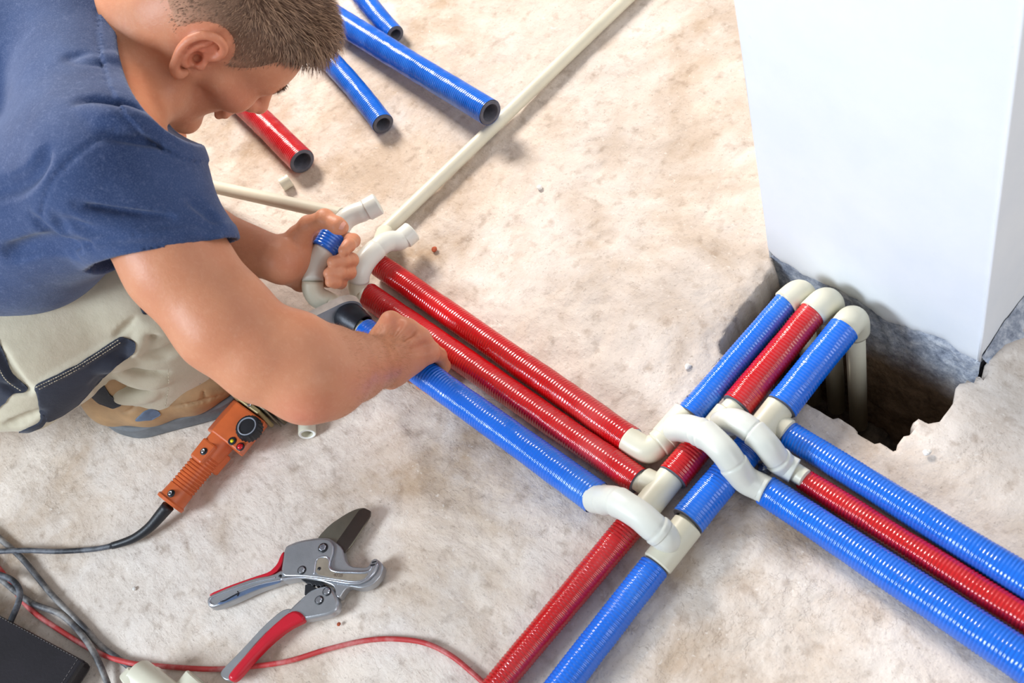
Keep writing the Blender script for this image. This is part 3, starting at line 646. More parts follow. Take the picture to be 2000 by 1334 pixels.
# ------------------------------------------------------------------ loose fittings at the bottom edge
t = thing('pipe_tee', (*P(290, 1335, 0)[:2], 0), 'loose beige tee lying at the bottom edge beside the black case', 'pipe fitting')
stub(t, P(268, 1318, .030), P(330, 1366, .030), .0195, 'body'); stub(t, P(255, 1342, .030), P(274, 1322, .030), .0185, 'socket')
stub(t, P(292, 1346, .026), P(321, 1315, .026), .0135, 'branch_socket')
t = thing('pipe_socket', (*P(375, 1345, 0)[:2], 0), 'loose beige coupling at the bottom edge near the cutter handle', 'pipe fitting')
stub(t, P(352, 1372, .018), P(389, 1327, .018), .0180, 'body', open_=.012)

# ------------------------------------------------------------------ pipe cutter (pixels measured on a 3.5675x crop)
K = lambda pts, ox=380, oy=960, s=3.5675: [(ox + x / s, oy + y / s) for x, y in pts]
M_GRIP = simple('red_grip', srgb(196, 16, 40), .38, 0, .05, 40, .05)
M_BLADE = simple('dark_blade', srgb(96, 88, 82), .3, .85, .1, 30, .1, 400); M_BLADE2 = simple('pale_blade', srgb(150, 146, 130), .32, .85, .2, 20, .1, 400)
CT = thing('pipe_cutter', (*P(600, 1130, 0)[:2], 0), 'ratchet pipe cutter with red grips and open jaw lying on the floor', 'tool')
def flat(name, pts, z0, z1, mat, k=1, bevel=.0012):
    v, f = prism([tuple(q) for q in (chaikin(K(pts), k) if k else K(pts))], z0, z1); return mk(name, v, f, mat, CT, smooth=True, bevel=bevel, flat_angle=30)
flat('blade', [(860, 340), (862, 316), (940, 232), (1060, 152), (1130, 120), (1180, 112), (1228, 135), (1225, 172), (1100, 365), (1052, 425), (1000, 430), (900, 400)], .010, .0125, M_BLADE2, 1, .0003)
flat('blade_edge', [(985, 400), (990, 350), (1145, 130), (1180, 114), (1227, 136), (1224, 172), (1054, 422), (1020, 430)], .0115, .0132, M_BLADE, 0, .0003)
jaw = [(598, 585), (612, 500), (625, 410), (640, 378), (720, 345), (850, 322), (930, 322), (972, 345), (1030, 392), (1046, 470), (1085, 522), (1180, 530), (1212, 520), (1232, 478), (1260, 464), (1292, 486), (1316, 520), (1300, 585), (1238, 652), (1160, 676), (1072, 660), (1040, 690), (1008, 745), (974, 722), (982, 690), (962, 652), (880, 622), (740, 602), (600, 628)]
flat('jaw_frame', jaw, .003, .0155, M_ALU, 1, .0016)
flat('front_plate', [(604, 590), (618, 500), (632, 412), (650, 378), (760, 342), (880, 328), (940, 335), (968, 372), (965, 430), (940, 500), (955, 535), (1000, 550), (1180, 552), (1222, 540), (1246, 492), (1262, 480), (1282, 500), (1262, 560), (1200, 625), (1120, 640), (880, 606), (740, 590)], .0150, .0190, M_ALU, 1, .0014)
M_DARKAL = simple('dark_recess_metal', srgb(158, 146, 130), .6, .4, .12, 60, .3)  # darker, browner aluminium for the recess panel
flat('recess', [(838, 575), (852, 480), (870, 462), (925, 462), (938, 500), (940, 545), (985, 570), (1180, 575), (1215, 568), (1180, 610), (1110, 624), (960, 602)], .0184, .01925, M_DARKAL, 1, .0002)
def rimpath(pts, z, r, mat, name='rim'):
    path = catmull([P(x, y, z) for x, y in K(pts)], .002); return mk(name, *tube(path, r, 10), mat, CT)
M_BRT = simple('bright_aluminium', srgb(205, 210, 220), .22, .9, .06, 40, .05)
rimpath([(832, 578), (848, 478), (868, 460), (922, 458), (940, 480), (938, 520), (950, 545), (985, 558), (1080, 562), (1180, 563), (1216, 552), (1236, 520)], .0190, .0011, M_BRT)
rimpath([(600, 610), (740, 598), (870, 608), (980, 624), (1100, 640), (1165, 632), (1230, 586), (1262, 530), (1275, 500)], .0185, .0013, M_BRT)
rimpath([(1105, 668), (1180, 672), (1246, 632), (1290, 575), (1302, 525)], .009, .0022, M_BRT)
flat('jaw_tooth', [(1236, 488), (1268, 480), (1262, 490), (1234, 500)], .0188, .0200, M_BLK, 0, .0002); flat('jaw_tooth', [(1226, 508), (1258, 503), (1250, 514), (1222, 518)], .0188, .0200, M_BLK, 0, .0002)
flat('upper_handle', [(610, 540), (640, 560), (640, 600), (600, 628), (440, 680), (250, 768), (135, 808), (95, 800), (84, 765), (95, 728), (230, 668), (400, 605), (545, 578)], .003, .0165, M_ALU, 1, .0022)
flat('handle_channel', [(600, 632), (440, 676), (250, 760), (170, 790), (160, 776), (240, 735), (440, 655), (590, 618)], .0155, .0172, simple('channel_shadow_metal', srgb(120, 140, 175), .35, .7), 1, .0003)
rimpath([(735, 600), (600, 618), (440, 652), (300, 705), (180, 765), (130, 790), (105, 770), (112, 745), (240, 690), (430, 628), (560, 600)], .0168, .0010, M_BRT)
flat('upper_grip', [(625, 410), (612, 500), (560, 572), (440, 610), (250, 668), (102, 728), (104, 712), (240, 655), (430, 588), (520, 560), (575, 505), (600, 440)], .002, .0150, M_GRIP, 1, .0025)
flat('ratchet', [(740, 610), (880, 628), (905, 650), (880, 664), (868, 652), (850, 664), (838, 646), (820, 658), (806, 640), (780, 640)], .008, .0135, M_BLK, 0, .0004)
flat('pawl', [(770, 650), (800, 640), (850, 672), (800, 700), (765, 720)], .006, .012, M_BLK, 0, .0005)
flat('lower_head', [(640, 842), (690, 790), (765, 722), (800, 690), (850, 668), (910, 655), (955, 668), (985, 720), (1004, 770), (990, 825), (930, 860), (850, 876), (775, 890), (730, 885), (660, 880)], .003, .0175, M_ALU, 1, .003)
flat('lower_spine', [(660, 812), (700, 830), (660, 880), (520, 960), (390, 1100), (270, 1270), (250, 1318), (205, 1312), (175, 1275), (190, 1240), (320, 1110), (480, 935), (600, 830)], .0078, .0155, M_ALU, 1, .0025)
flat('lower_grip', [(636, 848), (690, 822), (738, 838), (776, 886), (640, 952), (520, 1050), (400, 1172), (300, 1292), (258, 1320), (226, 1300), (240, 1258), (380, 1100), (520, 948)], .0078, .0205, M_GRIP, 1, .0045)
def bolt(x, y, z, r, hexn=24, nm='bolt'):
    (px, py), = K([(x, y)]); c = P(px, py, z); mk(nm, *lathe_on(c, [0, 0, 1], [(-.002, r), (.0012, r), (.0022, r * .72), (.0022, 0)] if hexn > 8 else [(-.002, r), (.002, r), (.0024, r * .8), (.0024, r * .5), (.0008, r * .45), (.0008, 0)], hexn), M_SCREW, CT, smooth=hexn > 8, flat_angle=35 if hexn > 8 else None)
    mk('bolt_seat', *lathe_on(c, [0, 0, 1], [(0, r * 1.35), (.0004, r * 1.3), (.0004, r * .9)], 24), M_BLK, CT)
bolt(747, 548, .0192, .0042); bolt(922, 697, .0178, .0042); bolt(868, 757, .0178, .0042); bolt(895, 393, .0192, .0048, 6, 'nut')
for x, y in ((597, 590), (868, 538)):
    (px, py), = K([(x, y)]); mk('rivet_hole', *lathe_on(P(px, py, .0194 if x > 700 else .0166), [0, 0, 1], [(0, .0022), (.0004, .002), (.0002, 0)], 16), M_BLK, CT)
rimpath([(300, 695), (305, 712), (296, 728)], .0178, .0007, M_BLK, 'latch_wire')
rimpath([(296, 712), (250, 738), (205, 762), (180, 768)], .0176, .0007, M_BLK, 'latch_wire')
# cast-in number on the jaw
def flat_text(body, px, py, z, size, dirpx, parent, name, mat):
    cu = bpy.data.curves.new(name, 'FONT'); cu.body = body; cu.size = size; cu.extrude = .00015; o = bpy.data.objects.new(name, cu); scn.collection.objects.link(o)
    dg = bpy.context.evaluated_depsgraph_get(); me = bpy.data.meshes.new_from_object(o.evaluated_get(dg)); bpy.data.objects.remove(o)
    p = P(px, py, z); x = unit(P(px + dirpx[0], py + dirpx[1], z) - p); y = np.cross([0, 0, 1.], x)
    return mk(name, [p + x * q.co.x + y * q.co.y + [0, 0, q.co.z] for q in me.vertices], [list(f.vertices) for f in me.polygons], mat, parent, smooth=False)
(px, py), = K([(962, 592)]); flat_text('4028', px, py, .0194, .0062, (10, .6), CT, 'cast_number', simple('worn_mark', srgb(128, 112, 98), .6, .3))

# small crumbs
def crumb(label, px, py, r, mat, seed, name='brick_crumb', sq=(1, 1, .6)):
    rng = random.Random(seed); bm = bmesh.new(); bmesh.ops.create_icosphere(bm, subdivisions=2, radius=r)
    v = []
    for q in bm.verts:
        k_ = 1 + .35 * float(vnoise(q.co.x * 260 + seed, q.co.y * 260, q.co.z * 260)); v.append(np.array([q.co.x * k_ * sq[0], q.co.y * k_ * sq[1], q.co.z * k_ * sq[2]]))
    f = [[q.index for q in fc.verts] for fc in bm.faces]; bm.free(); c = P(px, py, r * .35); o = mk(name, np.array(v), f, mat, None, smooth=False); o.location = [float(x) for x in c]
    tag(o, label, 'debris'); return o
M_BRICK = simple('brick', srgb(176, 84, 52), .9, 0, .2, 200, .6); M_STONE = simple('pale_stone', srgb(226, 222, 216), .85, 0, .1, 200, .5)
crumb('orange brick crumb on the floor right of the double bend', 848, 487, .0042, M_BRICK, 3)
crumb('small red brick speck below the pipe cutter jaw', 662, 1219, .0022, M_BRICK, 5)
crumb('white pebble on the bare floor between thin pipe and column', 1053, 366, .0042, M_STONE, 8, 'pebble')
crumb('pale pebble near the dark slot beside the column', 1344, 716, .0042, M_STONE, 9, 'pebble')
crumb('pale pebble on the rough floor right of the hole', 1811, 884, .0042, M_STONE, 12, 'pebble')
crumb('grey pebble on the floor between the two cables and the cutter', 262, 1150, .003, M_STONE, 14, 'pebble')
o = crumb('crumpled scrap of foil between the crossover bends', 1492, 916, .0095, simple('foil', srgb(170, 178, 192), .25, .9, .2, 90, .8, 120), 15, 'foil_scrap', (1, .8, .6))
# ------------------------------------------------------------------ the worker, sculpted as smooth distance fields
import time as _t
class Field:
    def __init__(s, lo, hi, h):
        s.lo = np.asarray(lo, float); s.h = h; s.n = np.ceil((np.asarray(hi) - s.lo) / h).astype(int) + 1
        s.F = np.full(tuple(s.n), 1.0, np.float32)
        s.ax = [(s.lo[i] + np.arange(s.n[i]) * h).astype(np.float32) for i in range(3)]
    def win(s, lo, hi, m):
        a = np.clip(np.floor((lo - m - s.lo) / s.h).astype(int), 0, s.n); b = np.clip(np.ceil((hi + m - s.lo) / s.h).astype(int) + 1, 0, s.n)
        if np.any(b <= a): return None
        sl = tuple(slice(i, j) for i, j in zip(a, b)); x, y, z = (s.ax[i][sl[i]] for i in range(3))
        return sl, x[:, None, None], y[None, :, None], z[None, None, :]
    def put(s, sl, d, k, op):
        f = s.F[sl]
        if op == 'add':
            if k > 0: hh = np.maximum(k - np.abs(f - d), 0) / k; s.F[sl] = np.minimum(f, d) - hh * hh * k * .25
            else: s.F[sl] = np.minimum(f, d)
        else:
            d = -d
            if k > 0: hh = np.maximum(k - np.abs(f - d), 0) / k; s.F[sl] = np.maximum(f, d) + hh * hh * k * .25
            else: s.F[sl] = np.maximum(f, d)
    def cone(s, a, b, ra, rb, k=.01, op='add', flat=None, fl=1.0):
        """tapered capsule; flat = axis along which it is squashed by the factor fl"""
        a, b = np.asarray(a, float), np.asarray(b, float); R = max(ra, rb)
        w = s.win(np.minimum(a, b) - R, np.maximum(a, b) + R, k + 3 * s.h)
        if w is None: return s
        sl, x, y, z = w; ba = b - a; L2 = float(ba @ ba) + 1e-12
        px, py, pz = x - a[0], y - a[1], z - a[2]; t = np.clip((px * ba[0] + py * ba[1] + pz * ba[2]) / L2, 0, 1)
        qx, qy, qz = px - ba[0] * t, py - ba[1] * t, pz - ba[2] * t; q2 = qx * qx + qy * qy + qz * qz
        if flat is not None:
            u = unit(flat); c = qx * u[0] + qy * u[1] + qz * u[2]; q2 = q2 + c * c * (1 / fl / fl - 1)
        s.put(sl, np.sqrt(q2) - (ra + (rb - ra) * t), k, op); return s
    def chain(s, pts, rs, k=.006, op='add', **kw):
        for i in range(len(pts) - 1): s.cone(pts[i], pts[i + 1], rs[i], rs[i + 1], k, op, **kw)
        return s
    def ell(s, c, axes, r, k=.01, op='add'):
        c = np.asarray(c, float); R = max(r); w = s.win(c - R, c + R, k + 3 * s.h)
        if w is None: return s
        sl, x, y, z = w; p = (x - c[0], y - c[1], z - c[2]); a0 = a1 = 0
        for ax_, rr in zip(axes, r):
            e = p[0] * ax_[0] + p[1] * ax_[1] + p[2] * ax_[2]; a0 = a0 + (e / rr) ** 2; a1 = a1 + (e / rr / rr) ** 2
        a0 = np.sqrt(a0); a1 = np.sqrt(a1) + 1e-9; s.put(sl, a0 * (a0 - 1) / a1, k, op); return s
    def cut(s, p, n, k=.002, lo=None, hi=None):
        """remove everything on the side the normal n points to"""
        lo = s.lo if lo is None else lo; hi = s.lo + s.n * s.h if hi is None else hi
        sl, x, y, z = s.win(np.asarray(lo, float), np.asarray(hi, float), 0); n = unit(n); d = -((x - p[0]) * n[0] + (y - p[1]) * n[1] + (z - p[2]) * n[2]); s.put(sl, d, k, 'sub'); return s
    def mesh(s):
        F = s.F; I = F < 0; n = s.n; h = s.h
        c = np.zeros(tuple(n - 1), np.uint8)
        for i in (0, 1):
            for j in (0, 1):
                for k in (0, 1): c += I[i:n[0] - 1 + i, j:n[1] - 1 + j, k:n[2] - 1 + k]
        act = np.argwhere((c > 0) & (c < 8)); idx = np.full(tuple(n - 1), -1, np.int32); idx[tuple(act.T)] = np.arange(len(act))
        cor = np.array([(i, j, k) for i in (0, 1) for j in (0, 1) for k in (0, 1)]); V = np.stack([F[tuple((act + q).T)] for q in cor], 1)
        S = np.zeros((len(act), 3)); C = np.zeros(len(act))
        for a in range(8):
            for b in range(a + 1, 8):
                if np.abs(cor[a] - cor[b]).sum() != 1: continue
                m = (V[:, a] < 0) != (V[:, b] < 0); t = V[m, a] / (V[m, a] - V[m, b]); S[m] += cor[a] + t[:, None] * (cor[b] - cor[a]); C[m] += 1
        v = s.lo + (act + S / C[:, None]) * h; faces = []
        for ax_ in range(3):
            o1, o2 = [q for q in range(3) if q != ax_]
            sa = [slice(1, -1)] * 3; sb = [slice(1, -1)] * 3; sa[ax_] = slice(0, -1); sb[ax_] = slice(1, None)
            x = I[tuple(sa)]; y = I[tuple(sb)]; e = np.argwhere(x != y)
            off = np.ones(3, int); off[ax_] = 0; e = e + off; ins = I[tuple(e.T)]
            d1 = np.zeros(3, int); d1[o1] = 1; d2 = np.zeros(3, int); d2[o2] = 1
            q = np.stack([idx[tuple((e - d1 - d2).T)], idx[tuple((e - d2).T)], idx[tuple(e.T)], idx[tuple((e - d1).T)]], 1)
            fl = ins if ax_ != 1 else ~ins; q[~fl] = q[~fl][:, ::-1]; faces.append(q)
        f = np.concatenate(faces); f = f[(f >= 0).all(1)]; return v, f
def mk_big(name, v, f, mat, parent, colors=None):
    org = origin_of(parent); me = bpy.data.meshes.new(name); me.vertices.add(len(v)); me.vertices.foreach_set('co', (v - org).ravel()); k = f.shape[1]
    me.loops.add(f.size); me.loops.foreach_set('vertex_index', f.ravel().astype(np.int32)); me.polygons.add(len(f)); me.polygons.foreach_set('loop_start', np.arange(len(f)) * k)
    me.update(calc_edges=True); me.shade_smooth(); me.materials.append(mat)
    if colors is not None:
        at = me.color_attributes.new('tint', 'FLOAT_COLOR', 'POINT'); at.data.foreach_set('color', np.concatenate([colors, np.ones((len(v), 1))], 1).astype(np.float32).ravel())
    o = bpy.data.objects.new(name, me); scn.collection.objects.link(o); o.parent = parent; return o
def relax(v, f, it=2, lam=.5):
    n = len(v); a = np.concatenate([f[:, i] for i in range(4)]); b = np.concatenate([f[:, (i + 1) % 4] for i in range(4)])
    for _ in range(it):
        s = np.zeros((n, 3)); c = np.zeros(n)
        for k in range(3): s[:, k] = np.bincount(a, v[b, k], n) + np.bincount(b, v[a, k], n)
        c = np.bincount(a, minlength=n) + np.bincount(b, minlength=n); v = v + lam * (s / np.maximum(c, 1)[:, None] - v)
    return v

CA = lambda *c: CAM_R * c[0] + CAM_D * c[1] + CAM_F * c[2]           # a direction given in camera axes
# joints
RS, RE, RW = Q(232, 335, 1.215), Q(601, 733, 1.235), Q(750, 706, 1.405)
LS, LE, LW = Q(270, 0, 1.53), Q(312, 432, 1.62), Q(552, 510, 1.51)
PEL = Q(-230, 330, 1.47)
SM = (RS + LS) / 2
HC = Q(401, 59, 1.32)
hF, hR, hU = (np.array(q) for q in ((.510, .538, .670), (.170, .701, -.692), (.843, -.467, -.266)))
hF = unit(CA(*hF)); hU = CA(*hU); hU = unit(hU - hF * (hU @ hF)); hR = np.cross(hF, hU); 
if hR @ CA(0, 0, 1) > 0: hR = -hR
def Hd(f, r, u): return HC + hF * f / 1000 + hR * r / 1000 + hU * u / 1000
Haxes = (hF, hR, hU)
PERSON = thing('person', (*P(250, 700, 0)[:2], 0), 'crouching worker in blue t-shirt and tan work trousers, bent over the pipes and holding fittings', 'person')

def head(F):
    F.ell(Hd(-2, 0, 46), Haxes, (.095, .074, .082), .01)
    F.ell(Hd(-22, 0, 30), Haxes, (.074, .070, .070), .02)
    F.ell(Hd(52, 0, 8), Haxes, (.045, .060, .060), .02)
    F.ell(Hd(60, 0, 40), Haxes, (.036, .058, .040), .02)
    F.ell(Hd(38, 0, -48), Haxes, (.044, .047, .046), .025)
    for s in (-1, 1):
        F.cone(Hd(0, 58 * s, -22), Hd(14, 52 * s, -62), .014, .013, .02); F.cone(Hd(14, 52 * s, -62), Hd(68, 18 * s, -92), .013, .013, .022)
        F.cone(Hd(30, 60 * s, -8), Hd(68, 46 * s, -14), .012, .014, .022)
        F.cone(Hd(91, 12 * s, 29), Hd(78, 46 * s, 27), .008, .007, .012)
    F.cone(Hd(72, -12, -92), Hd(72, 12, -92), .014, .014, .014)
    for s in (-1, 1): F.ell(Hd(93, 31 * s, 12), Haxes, (.014, .015, .011), .010, 'sub')
    for s in (-1, 1): F.ell(Hd(76, 31 * s, 12), Haxes, (.0125, .0125, .0125), .002); F.cone(Hd(84, 20 * s, 20), Hd(79, 44 * s, 18), .004, .004, .004)
    F.cone(Hd(92, 0, 22), Hd(112, 0, -14), .0075, .0105, .010); F.ell(Hd(113, 0, -18), Haxes, (.011, .011, .010), .006)
    for s in (-1, 1): F.ell(Hd(102, 11 * s, -21), Haxes, (.010, .0075, .008), .006); F.ell(Hd(107, 6 * s, -29), Haxes, (.004, .003, .004), .002, 'sub')
    F.cone(Hd(92, -8, -36), Hd(92, 8, -36), .009, .009, .012)
    F.cone(Hd(90, -20, -49), Hd(97, 0, -46), .005, .0062, .006).cone(Hd(90, 20, -49), Hd(97, 0, -46), .005, .0062, .006)
    F.cone(Hd(87, -17, -57), Hd(93, 0, -58), .005, .0072, .005).cone(Hd(87, 17, -57), Hd(93, 0, -58), .005, .0072, .005)
    F.cone(Hd(98, -19, -52), Hd(103, 0, -52), .0016, .0016, .002, 'sub').cone(Hd(98, 19, -52), Hd(103, 0, -52), .0016, .0016, .002, 'sub')
def ears(F):
    for s in (1, -1):
        e = lambda f, u, r: Hd(-6 + f, s * (73 + r), 2 + u)
        F.ell(e(-12, 4, 3), Haxes, (.017, .006, .026), .006)
        hel = [e(4, 10, 4), e(5, 22, 8), e(-2, 33, 12), e(-15, 36, 15), e(-28, 29, 17), e(-33, 14, 17), e(-30, -2, 15), e(-22, -16, 12), e(-13, -27, 8), e(-4, -30, 5), e(0, -24, 3)]
        hr = [.0032, .0036, .0040, .0042, .0044, .0042, .0040, .0042, .0050, .0052, .0040]; h4 = catmull([np.array([*a_, b_]) for a_, b_ in zip(hel, hr)], .004); F.chain(list(h4[:, :3]), list(h4[:, 3]), .003)
        a4 = catmull([e(-14, 26, 10), e(-21, 14, 12), e(-21, 0, 12), e(-14, -12, 10), e(-8, -15, 8)], .004); F.chain(list(a4), [.0034] * len(a4), .003)
        F.chain([e(-3, 20, 6), e(-12, 14, 8), e(-19, 8, 10)], [.0024, .0028, .0028], .004)
        F.ell(e(-8, -1, 9), Haxes, (.008, .008, .009), .004, 'sub'); F.ell(e(-4, -3, 3), Haxes, (.005, .006, .005), .003, 'sub')
        F.ell(e(3, -4, 6), Haxes, (.0045, .005, .0065), .004)
        F.chain([e(-8, 27, 12), e(-20, 24, 15), e(-27, 10, 17)], [.0022, .0022, .002], .003, 'sub')

NB = Q(205, 78, 1.40)                                                     # root of the neck
def neck(F):
    F.cone(Hd(-38, 0, -10), NB, .056, .066, .02); F.cone(Hd(-48, 0, 15), NB + CA(-.02, -.02, -.0), .040, .052, .03)
    F.cone(Hd(12, 0, -58), NB + CA(.045, .055, .04), .040, .045, .03)
    F.cone(Hd(-18, 44, -22), NB + CA(.055, .075, -.01), .012, .012, .02)          # the neck muscle on the near side

def right_hand(F):
    """fist closed over the blue pipe; fingers go over the far side and under"""
    b0, b1 = R_['bluel'][0], R_['bluel'][1]; ax = unit(b1 - b0); up = unit(np.array([0, 0, 1.]) - ax * ax[2]); out = np.cross(ax, up)     # out: away from the worker's arm
    if out @ (RW - Q(800, 640, 1.45)) > 0: out = -out
    def at(s, o, u): return b0 + ax * s + out * o + up * u
    r = R_['bluel'][2]
    s0 = float((Q(800, 700, 1.45) - b0) @ ax)
    knk = [(Q(763, 629, 1.412)), (Q(795, 644, 1.405)), (Q(820, 662, 1.407)), (Q(838, 688, 1.415))]
    pal = (knk[0] + knk[3]) / 2
    th = .0105
    F.chain([RW, RW * .55 + (knk[1] * .6 + knk[2] * .4) * .45], [.030, .031], .01, flat=CAM_F, fl=.86)
    for i, (kk, wr) in enumerate(zip(knk, (-.012, -.004, .005, .014))):
        base = RW + unit(knk[3] - knk[0]) * wr * 1.2 + CAM_F * .004
        F.cone(base, kk + CAM_F * .004, .0175, .0130 - .0006 * (i == 3), .014)
        F.ell(kk, (CAM_R, CAM_D, CAM_F), (.0125, .0125, .0115), .006)
    F.cone((RW + knk[0]) / 2 + CAM_F * .012, (RW + knk[3]) / 2 + CAM_F * .014, .020, .018, .014)
    # fingers: each leaves its knuckle, turns down the far side of the pipe and curls under it
    for i, kk in enumerate(knk):
        s = float((kk - b0) @ ax) - .004; rr = (.0092, .0096, .0092, .0082)[i]
        p1 = at(s, r + .010, .014); p2 = at(s + .001, r + .009, -.012); p3 = at(s + .001, .000, -r - .008); p4 = at(s, -.008, -r - .006)
        F.chain([kk, p1, p2, p3, p4], [.0125, rr + .0012, rr, rr - .0006, rr - .0014], .004)
    # thumb down the near side of the pipe
    s = float((knk[0] - b0) @ ax)
    F.chain([RW + ax * -.004 + CAM_F * .016, at(s + .012, -.030, .004), at(s - .004, -.027, -.012), at(s - .010, -.010, -.030)], [.017, .0135, .0110, .0092], .008)
    for i in range(3):       # dips between the knuckles
        m_ = (knk[i] + knk[i + 1]) / 2; F.cone(m_ - CAM_F * .0170, m_ * .75 + RW * .25 - CAM_F * .0200, .0045, .0020, .011, 'sub')
    for i in range(4):       # tendons and veins on the back
        F.cone(RW * .45 + knk[i] * .55 - CAM_F * .0125, knk[i] - CAM_F * .0095, .0026, .0034, .006)
    F.chain([Q(764, 694, 1.3755), Q(778, 676, 1.3815), Q(800, 668, 1.3885), Q(813, 656, 1.3950)], [.0013, .0014, .0014, .0012], .006)

def left_hand(F):
    w = LW
    # palm behind and left of the held tube
    F.chain([w, Q(580, 500, 1.540)], [.028, .030], .012, flat=CAM_F, fl=.80)
    F.cone(Q(562, 522, 1.532), Q(586, 548, 1.545), .022, .0150, .014); F.cone(Q(566, 495, 1.528), Q(586, 462, 1.515), .020, .0150, .014)
    F.cone(Q(590, 472, 1.556), Q(596, 545, 1.560), .016, .015, .014)
    F.cone(Q(572, 508, 1.532), Q(592, 512, 1.552), .022, .018, .014)
    # thumb over the blue wrap
    F.chain([Q(584, 464, 1.512), Q(602, 440, 1.493), Q(634, 427, 1.471), Q(660, 441, 1.459), Q(668, 445, 1.459)], [.0165, .0120, .0112, .0104, .0085], .006)
    F.ell(Q(634, 426, 1.471), (CAM_R, CAM_D, CAM_F), (.0115, .0112, .011), .004)
    # four fingers come from behind the tube and close on its right side
    D = [((600, 462), (660, 462), (690, 470), (672, 489), .0086), ((600, 492), (655, 500), (686, 508), (651, 512), .0092), ((600, 520), (650, 524), (682, 532), (643, 534), .0088), ((598, 545), (640, 548), (665, 552), (645, 551), .0078)]
    for i, (a, b, c, d, r) in enumerate(D):
        k = Q(*a, 1.545); m = Q(*b, 1.559 - .002 * i); t1 = Q(*c, 1.528 - .004 * (i == 0)); t2 = Q((c[0] + d[0]) / 2, (c[1] + d[1]) / 2, 1.498); t3 = Q(*d, 1.490)
        F.chain([k, m, t1, t2, t3], [r + .0028, r + .0012, r + .0006, r, r - .0008], .0035)

